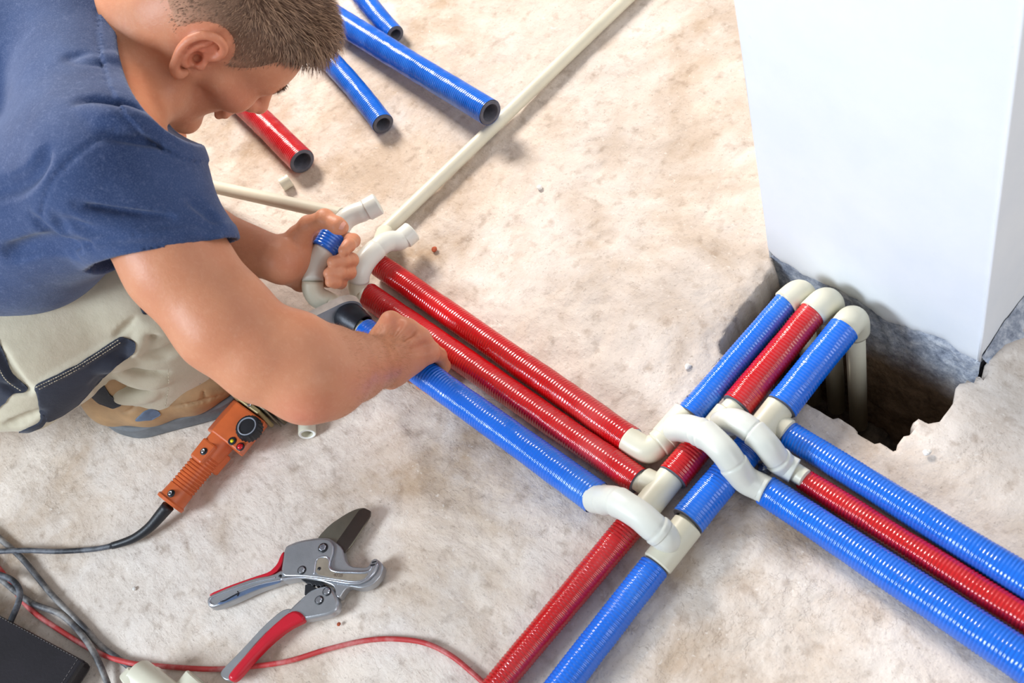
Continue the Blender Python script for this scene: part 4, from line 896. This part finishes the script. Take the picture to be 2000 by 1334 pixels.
def build_body():
    t0 = _t.time(); F = Field(np.minimum.reduce([RS, Q(440, 630, 1.23), Q(350, 620, 1.25), LE, LW, RW, HC - .14, NB - .1, Q(860, 650, 1.5), LS - .05]) - .08, np.maximum.reduce([RS, RE, Q(440, 630, 1.2), RW, HC + .12, LW, Q(700, 480, 1.4), Q(870, 690, 1.45), LS + .02]) + .075, .0018)
    print('grid', F.n, F.F.nbytes / 1e6)
    head(F); ears(F); neck(F)
    F.cone(NB, RS, .05, .058, .04); F.cone(NB, LS, .05, .058, .04); F.ell(SM - unit(SM - PEL) * .06, (unit(RS - LS), unit(np.cross(RS - LS, SM - PEL)), unit(SM - PEL)), (.13, .085, .12), .03)
    # right arm
    mid = (RS + RE) / 2
    F.chain([RS, Q(345, 516, 1.224), Q(440, 630, 1.228), Q(514, 692, 1.232), RE], [.054, .0550, .0545, .0510, .0465], .014)
    fa = RE * .70 + RW * .30
    F.chain([RE, fa, RE * .45 + RW * .55, RW], [.0455, .0440, .0385, .0295], .016, flat=None)
    F.cone(RE + CA(-.004, .010, .006), RE * .9 + RW * .1 + CA(.012, .012, .004), .038, .036, .02)       # the point of the elbow
    F.cone(RE * .9 + RS * .1 + CA(.012, -.012, -.004), fa + CA(-.006, -.012, -.004), .034, .034, .02)
    right_hand(F)
    # left arm
    F.chain([LS, LE], [.050, .044], .014); F.chain([LE, LE * .6 + LW * .4, LW], [.046, .041, .0285], .014); left_hand(F)
    v, f = F.mesh(); v = relax(v, f, 2, .35); print('body', len(v), _t.time() - t0)
    # natural skin colour: redder ears, cheeks, knuckles and elbow, stubble shade at the jaw
    base = np.array(srgb(200, 136, 102)[:3]); col = np.tile(base, (len(v), 1))
    def dab(c, r, rgb, a):
        d = np.linalg.norm(v - c, axis=1); w = (np.clip(1 - d / r, 0, 1) ** 1.2 * a)[:, None]; col[:] = col * (1 - w) + np.array(srgb(*rgb)[:3]) * w
    dab(Hd(-18, 88, 10), .045, (212, 110, 84), .7); dab(Hd(60, 60, -10), .05, (205, 122, 96), .5); dab(Hd(50, 30, -80), .06, (168, 116, 94), .5)
    dab(Hd(112, 0, -20), .03, (205, 112, 90), .6); dab(Hd(98, 0, -52), .026, (176, 92, 84), .8)
    dab(RE + CA(.0, .05, -.03), .05, (205, 122, 100), .7)
    for q in ((763, 629), (795, 644), (824, 663), (846, 690)): dab(Q(*q, 1.40), .022, (198, 118, 92), .6)
    for q in ((672, 489), (651, 512), (643, 534), (645, 551), (668, 445)): dab(Q(*q, 1.385), .017, (206, 150, 142), .8)
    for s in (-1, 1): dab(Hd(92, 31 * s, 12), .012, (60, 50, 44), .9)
    dab(LW, .10, (196, 134, 106), .5)
    t = NT('skin'); at = t.n('Attribute', attribute_name='tint'); c = at.outputs['Color']
    c = t.mix(t.ramp(t.noise(26, 5, .6), [(.4, (0, 0, 0, 1)), (.75, (.35, .35, .35, 1))]), c, srgb(184, 106, 76))
    c = t.mix(t.ramp(t.noise(160, 4, .7), [(.5, (0, 0, 0, 1)), (.8, (.35, .35, .35, 1))]), c, srgb(216, 162, 132))
    nb = t.bump(t.noise(420, 4, .65), .4, .0006, None); nb = t.bump(t.noise(70, 5, .6), .3, .0018, nb)
    m = t.set(c, .45, 0, nb, spec=.35, sss=.12); t.b.inputs['Subsurface Radius'].default_value = (.006, .0025, .0012); t.b.inputs['Subsurface Scale'].default_value = 1
    o = mk_big('body', v, f, m, PERSON, col); tag(o, 'bare arms, neck and head of the worker')
    # fine hairs on both forearms
    rng = np.random.default_rng(11); cen = v[f].mean(1); nn = np.cross(v[f[:, 2]] - v[f[:, 0]], v[f[:, 3]] - v[f[:, 1]]); nn /= np.linalg.norm(nn, axis=1)[:, None] + 1e-12
    V = []; hb = None
    for a, b, N in ((RE, RW, 5200), (LE, LW, 2200)):
        d = b - a; t_ = ((cen - a) @ d) / (d @ d); dist = np.linalg.norm(cen - a - np.clip(t_, 0, 1)[:, None] * d, axis=1); w = ((t_ > .05) & (t_ < .97) & (dist < .062)) * (.3 + np.clip(t_, 0, 1))
        ii = rng.choice(len(f), N, p=w / w.sum()); r0 = cen[ii] + (rng.random((N, 3)) - .5) * .0018; n_ = nn[ii]; fl = unit(d) + rng.normal(size=(N, 3)) * .28 + CAM_D * .25; fl -= n_ * (fl * n_).sum(1)[:, None]; fl /= np.linalg.norm(fl, axis=1)[:, None]
        L = .006 + .006 * rng.random(N); sd_ = np.cross(fl, n_) * .00009; V.append(np.stack([r0 - sd_ - n_ * .0004, r0 + sd_ - n_ * .0004, r0 + (fl * .92 + n_ * .28) * L[:, None]], 1).reshape(-1, 3))
    V = np.concatenate(V); h_ = mk_big('arm_hair', V, np.arange(len(V)).reshape(-1, 3), simple('arm_hair', srgb(176, 118, 76), .5), PERSON); h_['kind'] = 'stuff'
    return o
build_body()

# nails
M_NAIL = simple('fingernail', srgb(208, 150, 132), .3, 0, .05, 100, .05)
def nail(c, n, al, w, l):
    n = unit(n); al = unit(np.asarray(al) - n * (np.asarray(al) @ n)); sd_ = np.cross(n, al); v = []; f = []
    for i in range(7):
        for j in range(7):
            a, b = (i / 3 - 1), (j / 3 - 1); q = 1 - .35 * max(0, abs(b)) ** 3 * abs(a)
            v.append(c + sd_ * a * w * q + al * b * l + n * (.0008 - .0022 * a * a - .0012 * max(0, -b) ** 2 * 0))
    for i in range(6):
        for j in range(6): f.append((i * 7 + j, i * 7 + j + 1, (i + 1) * 7 + j + 1, (i + 1) * 7 + j))
    mk('fingernail', v, f, M_NAIL, PERSON)
nail(Q(664, 438, 1.4495), -CAM_F + CAM_D * -.35, Q(672, 446, 1.45) - Q(652, 436, 1.45), .0062, .0068)

# ------------------------------------------------------------------ hair: a close cap with many short strands on top of it
def hair():
    rng = np.random.default_rng(5); F = Field(HC - .17, HC + .17, .0028)
    F.ell(Hd(-3, 0, 49), Haxes, (.0965, .0755, .0845), .01); F.ell(Hd(-24, 0, 30), Haxes, (.0755, .0712, .070), .02); F.cone(Hd(60, -25, 92), Hd(60, 25, 92), .030, .030, .02)
    F.ell(Hd(64, 0, 84), Haxes, (.034, .05, .030), .02)
    F.cut(Hd(70, 0, 62), unit(hF * .72 - hU * .70), .006); F.cut(Hd(37, 0, 20), unit(hF * .86 - hU * .5), .006); F.cut(Hd(-30, 0, -34), unit(-hU + hF * .35), .006)
    for s in (1, -1): F.ell(Hd(-16, 80 * s, 6), Haxes, (.030, .024, .040), .008, 'sub')
    v, f = F.mesh(); v = relax(v, f, 1, .4)
    lv = (v - HC) @ np.stack(Haxes).T * 1000
    fade = np.clip((lv[:, 2] - 2 + lv[:, 0] * .10) / 52, 0, 1)[:, None] * np.clip((74 - lv[:, 0] * .2) / 60, 0, 1)[:, None]
    capcol = np.array(srgb(196, 142, 112)[:3]) * (1 - fade) + np.array(srgb(112, 82, 62)[:3]) * fade
    t = NT('hair_cap'); at = t.n('Attribute', attribute_name='tint'); c = t.mix(t.ramp(t.noise(150, 5, .7), [(.4, (0, 0, 0, 1)), (.7, (.45, .45, .45, 1))]), at.outputs['Color'], srgb(104, 76, 58)); m = t.set(c, .75, 0, t.bump(t.noise(260, 4), .6, .0015))
    cap = mk_big('hair', v, f, m, PERSON, capcol)
    # strands
    l = (v - HC) @ np.stack(Haxes).T * 1000; tri = f; cen = v[tri].mean(1); e1 = v[tri[:, 2]] - v[tri[:, 0]]; e2 = v[tri[:, 3]] - v[tri[:, 1]]; nn = np.cross(e1, e2); ar = np.linalg.norm(nn, axis=1); nn /= ar[:, None] + 1e-12
    out = cen - Hd(0, 0, 30); nn *= np.sign((nn * out).sum(1))[:, None]; lc = (cen - HC) @ np.stack(Haxes).T * 1000
    dens = np.clip((lc[:, 2] + 40) / 90, .25, 1.0); pr = ar * dens; pr /= pr.sum(); N = 21000; ii = rng.choice(len(f), N, p=pr)
    root = cen[ii] + (rng.random((N, 3)) - .5) * .0026; nrm = nn[ii]; q = lc[ii]
    topw = np.clip((q[:, 2] - 62) / 40, 0, 1) * np.clip((q[:, 0] + 70) / 60, .35, 1)
    front = np.clip((q[:, 0] - 35) / 45, 0, 1) * np.clip((q[:, 2] - 50) / 30, 0, 1)
    ln = (.0035 + .010 * topw + .007 * front) * (.7 + .6 * rng.random(N))
    flow = -hU * (1 - topw)[:, None] * .9 + hF * (.25 + .75 * np.maximum(topw, front))[:, None] - hF * (.5 * (1 - topw) * (q[:, 0] < -10))[:, None]
    flow = flow + (rng.normal(size=(N, 3)) * .22); flow = flow - nrm * (flow * nrm).sum(1)[:, None]; flow /= np.linalg.norm(flow, axis=1)[:, None] + 1e-9
    lift = .22 + .35 * topw + .30 * front; d = flow * (1 - lift)[:, None] + nrm * lift[:, None]; d /= np.linalg.norm(d, axis=1)[:, None]
    sd_ = np.cross(d, nrm); sd_ /= np.linalg.norm(sd_, axis=1)[:, None] + 1e-9; wv = .00032 + .00025 * topw
    a = root - nrm * .001; b = root + d * (ln * .55)[:, None]; c_ = root + d * (ln * .95)[:, None] + (flow * .22 - hU * .0 + front[:, None] * (hF * .1 - hU * .35)) * ln[:, None]
    V = np.stack([a - sd_ * wv[:, None], a + sd_ * wv[:, None], b - sd_ * wv[:, None] * .8, b + sd_ * wv[:, None] * .8, c_], 1).reshape(-1, 3)
    k = np.arange(N) * 5; Fq = np.stack([k, k + 1, k + 3, k + 2], 1); Ft = np.stack([k + 2, k + 3, k + 4, k + 4], 1)
    tri3 = np.concatenate([np.stack([k, k + 1, k + 3], 1), np.stack([k, k + 3, k + 2], 1), np.stack([k + 2, k + 3, k + 4], 1)])
    tone = np.repeat(rng.random(N), 5); base = np.array(srgb(84, 58, 44)[:3]); lite = np.array(srgb(176, 140, 112)[:3]); col = base + (lite - base) * (tone[:, None] ** 1.3)
    t = NT('hair_strands'); at = t.n('Attribute', attribute_name='tint'); m = t.set(at.outputs['Color'], .5, 0, None, spec=.35)
    o = mk_big('hair_strands', V, tri3, m, PERSON, col); o.parent = cap; o.location = (0, 0, 0); o['kind'] = 'stuff'
    # eyebrows
    eb = []; ef = []; n = 0
    for s in (-1, 1):
        for i in range(240):
            u_ = rng.random(); p = Hd(96 - 12 * u_ ** 2 - 3, s * (12 + 36 * u_), 31 + 4 * math.sin(u_ * 2.6) + rng.normal() * 2.2) + hF * .003
            dd = unit(hR * s * .8 + hU * (.5 - u_) + hF * .35 + rng.normal(size=3) * .2); w_ = np.cross(dd, hF) * .0004; eb += [p - w_, p + w_, p + dd * .010]; ef.append((n, n + 1, n + 2)); n += 3
    mk('eyebrows', eb, ef, simple('brow', srgb(96, 74, 58), .7), PERSON, smooth=False).__setitem__('kind', 'stuff')
hair()

# ------------------------------------------------------------------ clothes
def surf(F, px, py, back=0.0):
    r = ray(px, py); t = np.arange(.9, 1.8, .0012); p = CAM + t[:, None] * r; i = np.rint((p - F.lo) / F.h).astype(int); ok = ((i >= 0) & (i < F.n)).all(1)
    v = np.full(len(t), 1.0); v[ok] = F.F[tuple(i[ok].T)]; k = np.argmax(v < 0)
    if not (v < 0).any(): return None
    return p[k] + CAM_F * back
def stroke(F, pts, r, k, op, out=0.0, n=6):
    """a crease (op sub) or a raised fold (op add) drawn along the cloth"""
    q = catmull([(x, y) for x, y in pts], 14); w = [surf(F, x, y) for x, y in q]; w = [p for p in w if p is not None]; m = len(w)
    for _ in range(4): w = [w[0]] + [(w[i - 1] + w[i] * 2 + w[i + 1]) / 4 for i in range(1, m - 1)] + [w[-1]] if m > 2 else w
    if m < 2: return
    rr = [r * math.sin(math.pi * min(.93, max(.07, (i + .5) / m))) ** .6 for i in range(m)]
    w = [p - CAM_F * out * (1 if op == 'sub' else -1) + CAM_F * 0 for p in w]
    F.chain(w, rr, k, op)
def in_poly(px, py, poly):
    n = len(poly); c = np.zeros(px.shape, bool); j = n - 1
    for i in range(n):
        xi, yi = poly[i]; xj, yj = poly[j]
        c ^= ((yi > py) != (yj > py)) & (px < (xj - xi) * (py - yi) / (yj - yi + 1e-12) + xi); j = i
    return c
def project(v):
    d = v - CAM; z = d @ CAM_F; return d @ CAM_R / z * FPX + 1000, d @ CAM_D / z * FPX + 667
def panel(name, v, f, poly, mat, parent, off=.0016, label=None):
    """a sewn-on piece of cloth that follows the garment under it"""
    cen = v[f].mean(1); n = np.cross(v[f[:, 2]] - v[f[:, 0]], v[f[:, 3]] - v[f[:, 1]]); n /= np.linalg.norm(n, axis=1)[:, None] + 1e-12
    px, py = project(cen); m = in_poly(px, py, poly) & ((n * (cen - CAM)).sum(1) < .0); ff = f[m]
    vn = np.zeros_like(v); 
    for k in range(4):
        for a in range(3): vn[:, a] += np.bincount(f[:, k], n[:, a], len(v))
    vn /= np.linalg.norm(vn, axis=1)[:, None] + 1e-12
    u, inv = np.unique(ff, return_inverse=True); q = v[u].copy(); ff = inv.reshape(-1, 4)
    # pull the jagged border vertices straight
    e = np.concatenate([np.sort(ff[:, [k, (k + 1) % 4]], 1) for k in range(4)]); ue, cnt = np.unique(e, axis=0, return_counts=True); be = ue[cnt == 1]; nb = {}
    for a, b in be: nb.setdefault(a, []).append(b); nb.setdefault(b, []).append(a)
    for _ in range(6):
        q2 = q.copy()
        for a, l in nb.items():
            if len(l) == 2: q2[a] = q[a] * .4 + (q[l[0]] + q[l[1]]) * .3
        q = q2
    top = q + vn[u] * off; nq = len(q); allv = np.concatenate([top, q - vn[u] * .002]); fc = [tuple(x) for x in ff] + [(a, b, b + nq, a + nq) for a, b in be]
    o = mk(name, allv, fc, mat, parent); 
    if label: tag(o, label)
    return o

def cloth(name, base, lite, fleck=None, rough=.9, scale=1.0):
    t = NT(name); c = t.ramp(t.noise(9, 5, .6), [(.3, base), (.7, lite)])
    if fleck: c = t.mix(t.ramp(t.noise(700, 5, .8), [(.5, (0, 0, 0, 1)), (.75, (.6, .6, .6, 1))]), c, fleck); c = t.mix(t.ramp(t.noise(130, 3, .8), [(.55, (0, 0, 0, 1)), (.8, (.35, .35, .35, 1))]), c, fleck)
    nb = t.bump(t.noise(620, 3), .3, .0005); nb = t.bump(t.noise(34, 5, .6), .35, .004, nb); m = t.set(c, rough, 0, nb, spec=.15)
    t.b.inputs['Sheen Weight'].default_value = .15; return m
M_SHIRT = cloth('navy_jersey', srgb(42, 58, 94), srgb(58, 76, 114), srgb(116, 126, 158))
M_TAN = cloth('tan_canvas', srgb(188, 180, 158), srgb(208, 200, 180))
M_DK = cloth('charcoal_canvas', srgb(46, 50, 62), srgb(62, 66, 78))
M_THR = simple('pale_thread', srgb(206, 196, 172), .8)

def shirt():
    t0 = _t.time(); CP = Q(343, 500, 1.224); F = Field(Q(-330, 300, 1.7) * 0 + np.minimum.reduce([Q(-330, -160, 1.5), Q(-330, 700, 1.5), Q(500, 500, 1.25), Q(400, -100, 1.6)]) - .12, np.maximum.reduce([Q(500, 520, 1.15), Q(480, -100, 1.35), Q(0, 500, 1.15), Q(-100, -100, 1.15)]) + .12, .0030)
    print('shirt grid', F.n)
    HIP = Q(-130, 500, 1.47)
    F.chain([Q(190, 80, 1.42), Q(-20, 170, 1.45), Q(-230, 330, 1.52)], [.125, .165, .175], .05)
    F.cone(RS + CA(-.02, 0, .02), HIP, .090, .125, .05)
    F.cone(LS, Q(-100, 100, 1.62), .075, .12, .05)
    F.cone(Q(175, 330, 1.26), Q(270, 60, 1.50), .064, .062, .04)
    F.ell(Q(250, 345, 1.240), (CAM_R, CAM_D, CAM_F), (.079, .078, .072), .03)
    F.cone(Q(238, 262, 1.30), Q(290, 345, 1.28), .038, .050, .03); F.cone(Q(140, 60, 1.39), RS + CA(-.012, .01, 0), .084, .074, .03)
    F.cone(Q(235, 350, 1.225), CP, .078, .0640, .03); F.cone(Q(300, 400, 1.235), Q(380, 470, 1.228), .052, .040, .02)
    F.cone(Q(90, 445, 1.29), Q(235, 440, 1.25), .052, .034, .03)
    F.cone(Q(-200, 430, 1.42), Q(60, 470, 1.35), .10, .075, .04)
    ax = unit(RE - Q(235, 350, 1.225))
    # creases and raised folds
    Z = lambda pts: [(x / 2.668, y / 2.668) for x, y in pts]
    for pts, r, k in ((Z([(400, 1075), (560, 1135), (800, 1185), (1140, 1185)]), .0048, .011), (Z([(330, 1150), (600, 1235), (900, 1262), (1110, 1240)]), .0042, .010), (Z([(470, 1075), (700, 1120), (900, 1140)]), .003, .008),
                      (Z([(560, 690), (740, 708), (900, 740)]), .0042, .012), (Z([(430, 525), (600, 555), (760, 610)]), .0050, .014), 
                      (Z([(360, 300), (450, 300), (540, 330)]), .0036, .013),
                      (Z([(160, 1130), (260, 1230), (420, 1300)]), .0036, .011), (Z([(280, 1130), (330, 1210), (480, 1290)]), .0034, .010), (Z([(980, 1040), (1060, 1080), (1130, 1160)]), .0030, .009),
                      (Z([(30, 1300), (200, 1290), (400, 1330)]), .0030, .012), ([(20, 500), (80, 470), (150, 480)], .0035, .014), ([(-20, 380), (60, 350), (90, 300)], .003, .014)):
        stroke(F, pts, r, k, 'sub')
    for pts, r, k in ((Z([(520, 640), (700, 660), (860, 690)]), .005, .016), (Z([(400, 335), (520, 335), (660, 318)]), .004, .012), (Z([(420, 1110), (700, 1165), (1000, 1180)]), .0045, .010), (Z([(340, 1195), (600, 1205), (1000, 1225)]), .0045, .011),
                      (Z([(440, 570), (600, 610), (740, 640)]), .0045, .014)):
        stroke(F, pts, r, k, 'add', out=.0015)
    stroke(F, Z([(600, 680), (480, 745), (370, 830), (270, 940), (225, 1060), (212, 1180)]), .0018, .0035, 'sub')      # sleeve seam
    # the sleeve ends in a clean cuff, hollow inside
    c = Q(338, 489, 1.222); nrm = unit(CA(.20, 1.0, .04)); rim = c
    lo, hi = c - .16, c + .16
    R2 = np.linalg.norm
    sl, x, y, z = F.win(lo, hi, 0); px, py, pz = x - c[0], y - c[1], z - c[2]; pd = px * nrm[0] + py * nrm[1] + pz * nrm[2]; rad2 = np.sqrt(np.maximum(px**2 + py**2 + pz**2 - pd**2, 0))
    near = rad2 < .105
    S = F.F[sl].copy(); cut = np.where(near, np.maximum(S, pd), S); inner = np.maximum(S + .0030, -(pd + .012)); cut = np.where(near, np.maximum(cut, -inner), cut)
    hem = np.maximum(np.maximum(np.abs(S + .0005) - .0024, pd - .0008), -(pd + .017)); cut = np.where(near, np.minimum(cut, hem), cut); F.F[sl] = cut
    # neck opening with its ribbed collar
    ec = Q(402, 50, 1.30); er = (.098, .130, .42); rz = unit(ray(402, 50)); rx_ = unit(CAM_R - rz * (CAM_R @ rz)); ry_ = np.cross(rz, rx_); sl, x, y, z = F.win(ec - .32, ec + .32, 0); p = (x - ec[0], y - ec[1], z - ec[2]); a0 = a1 = 0
    for ax_, rr in zip((rx_, ry_, rz), er):
        e = p[0] * ax_[0] + p[1] * ax_[1] + p[2] * ax_[2]; a0 = a0 + (e / rr) ** 2; a1 = a1 + (e / rr / rr) ** 2
    a0 = np.sqrt(a0); E_ = a0 * (a0 - 1) / (np.sqrt(a1) + 1e-9); S = F.F[sl].copy(); rib = np.maximum(np.abs(S) - .0026, np.abs(E_ - .007) - .0085)
    G = np.maximum(S, -E_); groove = np.maximum(np.abs(S) - .0022, np.abs(E_ - .0180) - .0018) + .0006; F.F[sl] = np.maximum(np.minimum(G, rib), -groove)
    v, f = F.mesh(); v = relax(v, f, 2, .4); px, py = project(v); v = v + 0
    n = fbm(v[:, 0] * 14, v[:, 1] * 14, v[:, 2] * 14, 3) * .0016; v = v + n[:, None] * -CAM_F
    o = mk_big('t_shirt', v, f, M_SHIRT, PERSON); tag(o, 'heathered navy blue short-sleeved t-shirt'); print('shirt', len(v), _t.time() - t0)
shirt()

def trousers():
    t0 = _t.time(); lo = np.minimum.reduce([Q(-350, 400, 1.7), Q(-350, 900, 1.4), Q(460, 800, 1.5), Q(300, 500, 1.7), Q(-300, 900, 1.7)]) - .05; hi = np.maximum.reduce([Q(460, 800, 1.3), Q(-300, 500, 1.3), Q(450, 560, 1.4), Q(60, 860, 1.3)]) + .05
    lo[2] = max(lo[2], .02); F = Field(lo, hi, .0026); print('trouser grid', F.n)
    KN = Q(262, 588, 1.44)
    F.chain([KN, Q(70, 665, 1.44), Q(-160, 700, 1.50)], [.062, .088, .115], .04)
    F.cone(Q(-230, 520, 1.56), Q(-200, 700, 1.56), .13, .12, .05)
    F.cone(Q(215, 560, 1.43), Q(30, 590, 1.42), .050, .075, .03)
    F.cone(KN, Q(300, 640, 1.47), .060, .060, .03)
    F.chain([Q(305, 615, 1.475), Q(312, 675, 1.535), Q(305, 712, 1.565)], [.066, .073, .077], .03)
    F.cone(Q(365, 610, 1.47), Q(385, 700, 1.55), .036, .044, .03)
    F.cone(Q(-120, 800, 1.45), Q(48, 792, 1.432), .040, .026, .02); F.cone(Q(-60, 730, 1.42), Q(60, 790, 1.430), .040, .024, .03)
    F.cone(Q(-150, 420, 1.6), Q(60, 420, 1.62), .10, .08, .04)                   # the far thigh, tucked under the shirt
    F.chain([Q(60, 420, 1.62), Q(140, 500, 1.70)], [.08, .06], .03)
    Y = lambda pts: [(x / 2.668, 450 + y / 2.668) for x, y in pts]
    for pts, r, k in ((Y([(590, 695), (660, 735), (760, 755), (870, 745)]), .0055, .008), (Y([(505, 775), (560, 815), (660, 835), (780, 812)]), .0065, .010), (Y([(740, 560), (800, 530), (860, 500)]), .0045, .010),
                      (Y([(700, 460), (640, 520), (600, 560)]), .003, .006), (Y([(480, 800), (560, 860), (680, 900)]), .0035, .010), (Y([(840, 640), (930, 620), (990, 560)]), .004, .012), (Y([(10, 800), (90, 850), (160, 825)]), .0045, .008), (Y([(40, 1010), (120, 990), (210, 940)]), .0045, .008),
                      (Y([(0, 620), (50, 740), (150, 830)]), .0045, .008), (Y([(760, 660), (800, 640), (860, 650)]), .003, .01)):
        stroke(F, pts, r, k, 'sub')
    for pts, r, k in ((Y([(600, 735), (700, 775), (860, 780)]), .0065, .016), (Y([(500, 700), (580, 680), (660, 690)]), .005, .015), (Y([(520, 830), (640, 862), (800, 850)]), .0065, .016), (Y([(745, 480), (735, 560), (700, 620), (690, 640)]), .0085, .006), (Y([(780, 500), (840, 480), (900, 490)]), .006, .014), (Y([(200, 800), (400, 690), (640, 555)]), .0035, .008)):
        stroke(F, pts, r, k, 'add', out=.001)
    # leg hem
    h0 = Q(312, 726, 1.572); n = unit(Q(322, 770, 1.64) - Q(312, 675, 1.535)); sl, x, y, z = F.win(h0 - .15, h0 + .15, 0); px, py, pz = x - h0[0], y - h0[1], z - h0[2]; pd = px * n[0] + py * n[1] + pz * n[2]
    r2 = np.sqrt(np.maximum(px**2 + py**2 + pz**2 - pd**2, 0)); near = r2 < .13; S = F.F[sl].copy(); c = np.where(near, np.maximum(S, pd - .012), S); inner = np.maximum(S + .004, -(pd + .02)); F.F[sl] = np.where(near, np.maximum(c, -inner), c)
    v, f = F.mesh(); v = relax(v, f, 2, .4); v = v - CAM_F * (fbm(v[:, 0] * 16, v[:, 1] * 16, v[:, 2] * 16, 3) * .0014)[:, None]
    o = mk_big('trousers', v, f, M_TAN, PERSON); tag(o, 'tan canvas work trousers with charcoal panels')
    panel('side_panel', v, f, [(68, 752), (150, 712), (236, 656), (268, 668), (264, 688), (228, 714), (200, 738), (176, 764), (152, 790), (120, 812), (92, 825), (79, 808)], M_DK, o)
    panel('pocket_trim', v, f, [(-90, 560), (-30, 620), (2, 672), (24, 730), (60, 760), (46, 768), (24, 768), (10, 786), (-6, 800), (-60, 850), (-150, 800)], M_DK, o)
    panel('knee_trim', v, f, [(264, 548), (292, 592), (298, 612), (280, 616), (270, 590)], M_DK, o)
    panel('pocket_edge', v, f, [(78, 806), (90, 802), (90, 822), (80, 834), (40, 850), (0, 862), (-40, 872), (-40, 864), (0, 852), (40, 842), (76, 826), (80, 816)], M_DK, o)
    def stitches(pts, name='stitching'):
        mb = MB(); q = catmull(pts, 5.2); k = 0
        for i in range(len(q) - 1):
            a, b = surf(F, *q[i], back=-.0056), surf(F, *(q[i] + (q[i + 1] - q[i]) * .62), back=-.0056)
            if a is None or b is None or np.linalg.norm(a - b) > .01 or np.linalg.norm(a - b) < 1e-4: continue
            mb.add(*tube([a, b], .00055, 5)); k += 1
        if k: s = mb.build(name, M_THR, o); s['kind'] = 'stuff'
    stitches([(74, 756), (150, 718), (236, 663)]); stitches([(80, 760), (152, 723), (240, 668)]); stitches([(-10, 690), (14, 740), (46, 764)]); stitches([(325, 795), (332, 755), (331, 720)])
    print('trousers', len(v), _t.time() - t0)
trousers()

def boot():
    M_LTH = simple('tan_leather', srgb(178, 142, 102), .62, 0, .18, 26, .4, 160); M_SOLE = simple('grey_rubber_sole', srgb(112, 116, 120), .8, 0, .2, 40, .5, 150); M_BLKL = simple('black_lining', srgb(28, 32, 44), .6, 0, .1, 60, .5, 200)
    M_BLP = simple('blue_grey_leather', srgb(96, 112, 136), .6, 0, .12, 40, .3)
    F = Field(np.minimum.reduce([P(150, 700, 0), P(480, 700, 0), P(200, 850, 0), P(470, 760, 0)]) - .04, np.maximum.reduce([P(150, 700, 0), P(480, 700, 0), P(200, 850, 0), P(470, 760, 0)]) + .04 + np.array([0, 0, .14]), .0024)
    heel, mid, ball, toe = P(224, 770, .048), P(290, 766, .052), P(372, 748, .048), P(422, 732, .042)
    F.chain([heel, mid, ball, toe], [.037, .037, .040, .035], .02); F.chain([heel + [0, 0, .0], heel + [.004, .012, .07]], [.037, .044], .03); F.cone(mid, heel + [.03, .03, .075], .037, .040, .03)
    F.cut((0, 0, .024), (0, 0, -1), .004)
    stroke(F, [(290, 806), (330, 796), (390, 783), (440, 770)], .0016, .003, 'sub'); stroke(F, [(210, 800), (240, 812), (262, 800), (270, 780)], .0016, .003, 'sub'); stroke(F, [(395, 760), (398, 778), (404, 786)], .0012, .003, 'sub')
    v, f = F.mesh(); v = relax(v, f, 2, .4); o = mk_big('boot', v, f, M_LTH, PERSON); tag(o, 'worn tan leather work boot')
    panel('heel_padding', v, f, [(150, 735), (168, 765), (192, 786), (222, 797), (240, 790), (215, 770), (198, 742), (192, 720)], M_BLKL, o, .002)
    panel('side_patch', v, f, [(262, 822), (282, 802), (300, 797), (316, 808), (296, 820)], M_BLP, o, .0012)
    pts = chaikin([(180, 808), (212, 832), (256, 843), (318, 826), (393, 807), (440, 788), (470, 762), (478, 728), (462, 700), (420, 690), (340, 705), (250, 720), (190, 744), (166, 780)], 2)
    vv, ff = prism([tuple(q) for q in pts], .0, .027); s = mk('sole', vv, ff, M_SOLE, o, bevel=.004, smooth=True, flat_angle=35)
    for x, y in ((386, 743), (404, 732)):
        c = surf(F, x, y)
        if c is not None: mk('eyelet', *lathe_on(c - CAM_F * .001, -CAM_F, [(-.002, .0058), (.001, .0058), (.002, .0045), (.001, .003), (-.001, 0)], 20), simple('eyelet_metal', srgb(52, 66, 92), .3, .7), o)
    for pts in ([(398, 718), (412, 728), (428, 740), (436, 754)], [(404, 706), (420, 716), (432, 728)], [(392, 728), (404, 722), (420, 708)]):
        w = [surf(F, x, y, -.004) for x, y in pts]; w = [q for q in w if q is not None]
        if len(w) > 1: mk('lace', *tube(catmull(w, .003), .0022, 10), simple('lace_cord', srgb(120, 96, 44), .8), o)
boot()
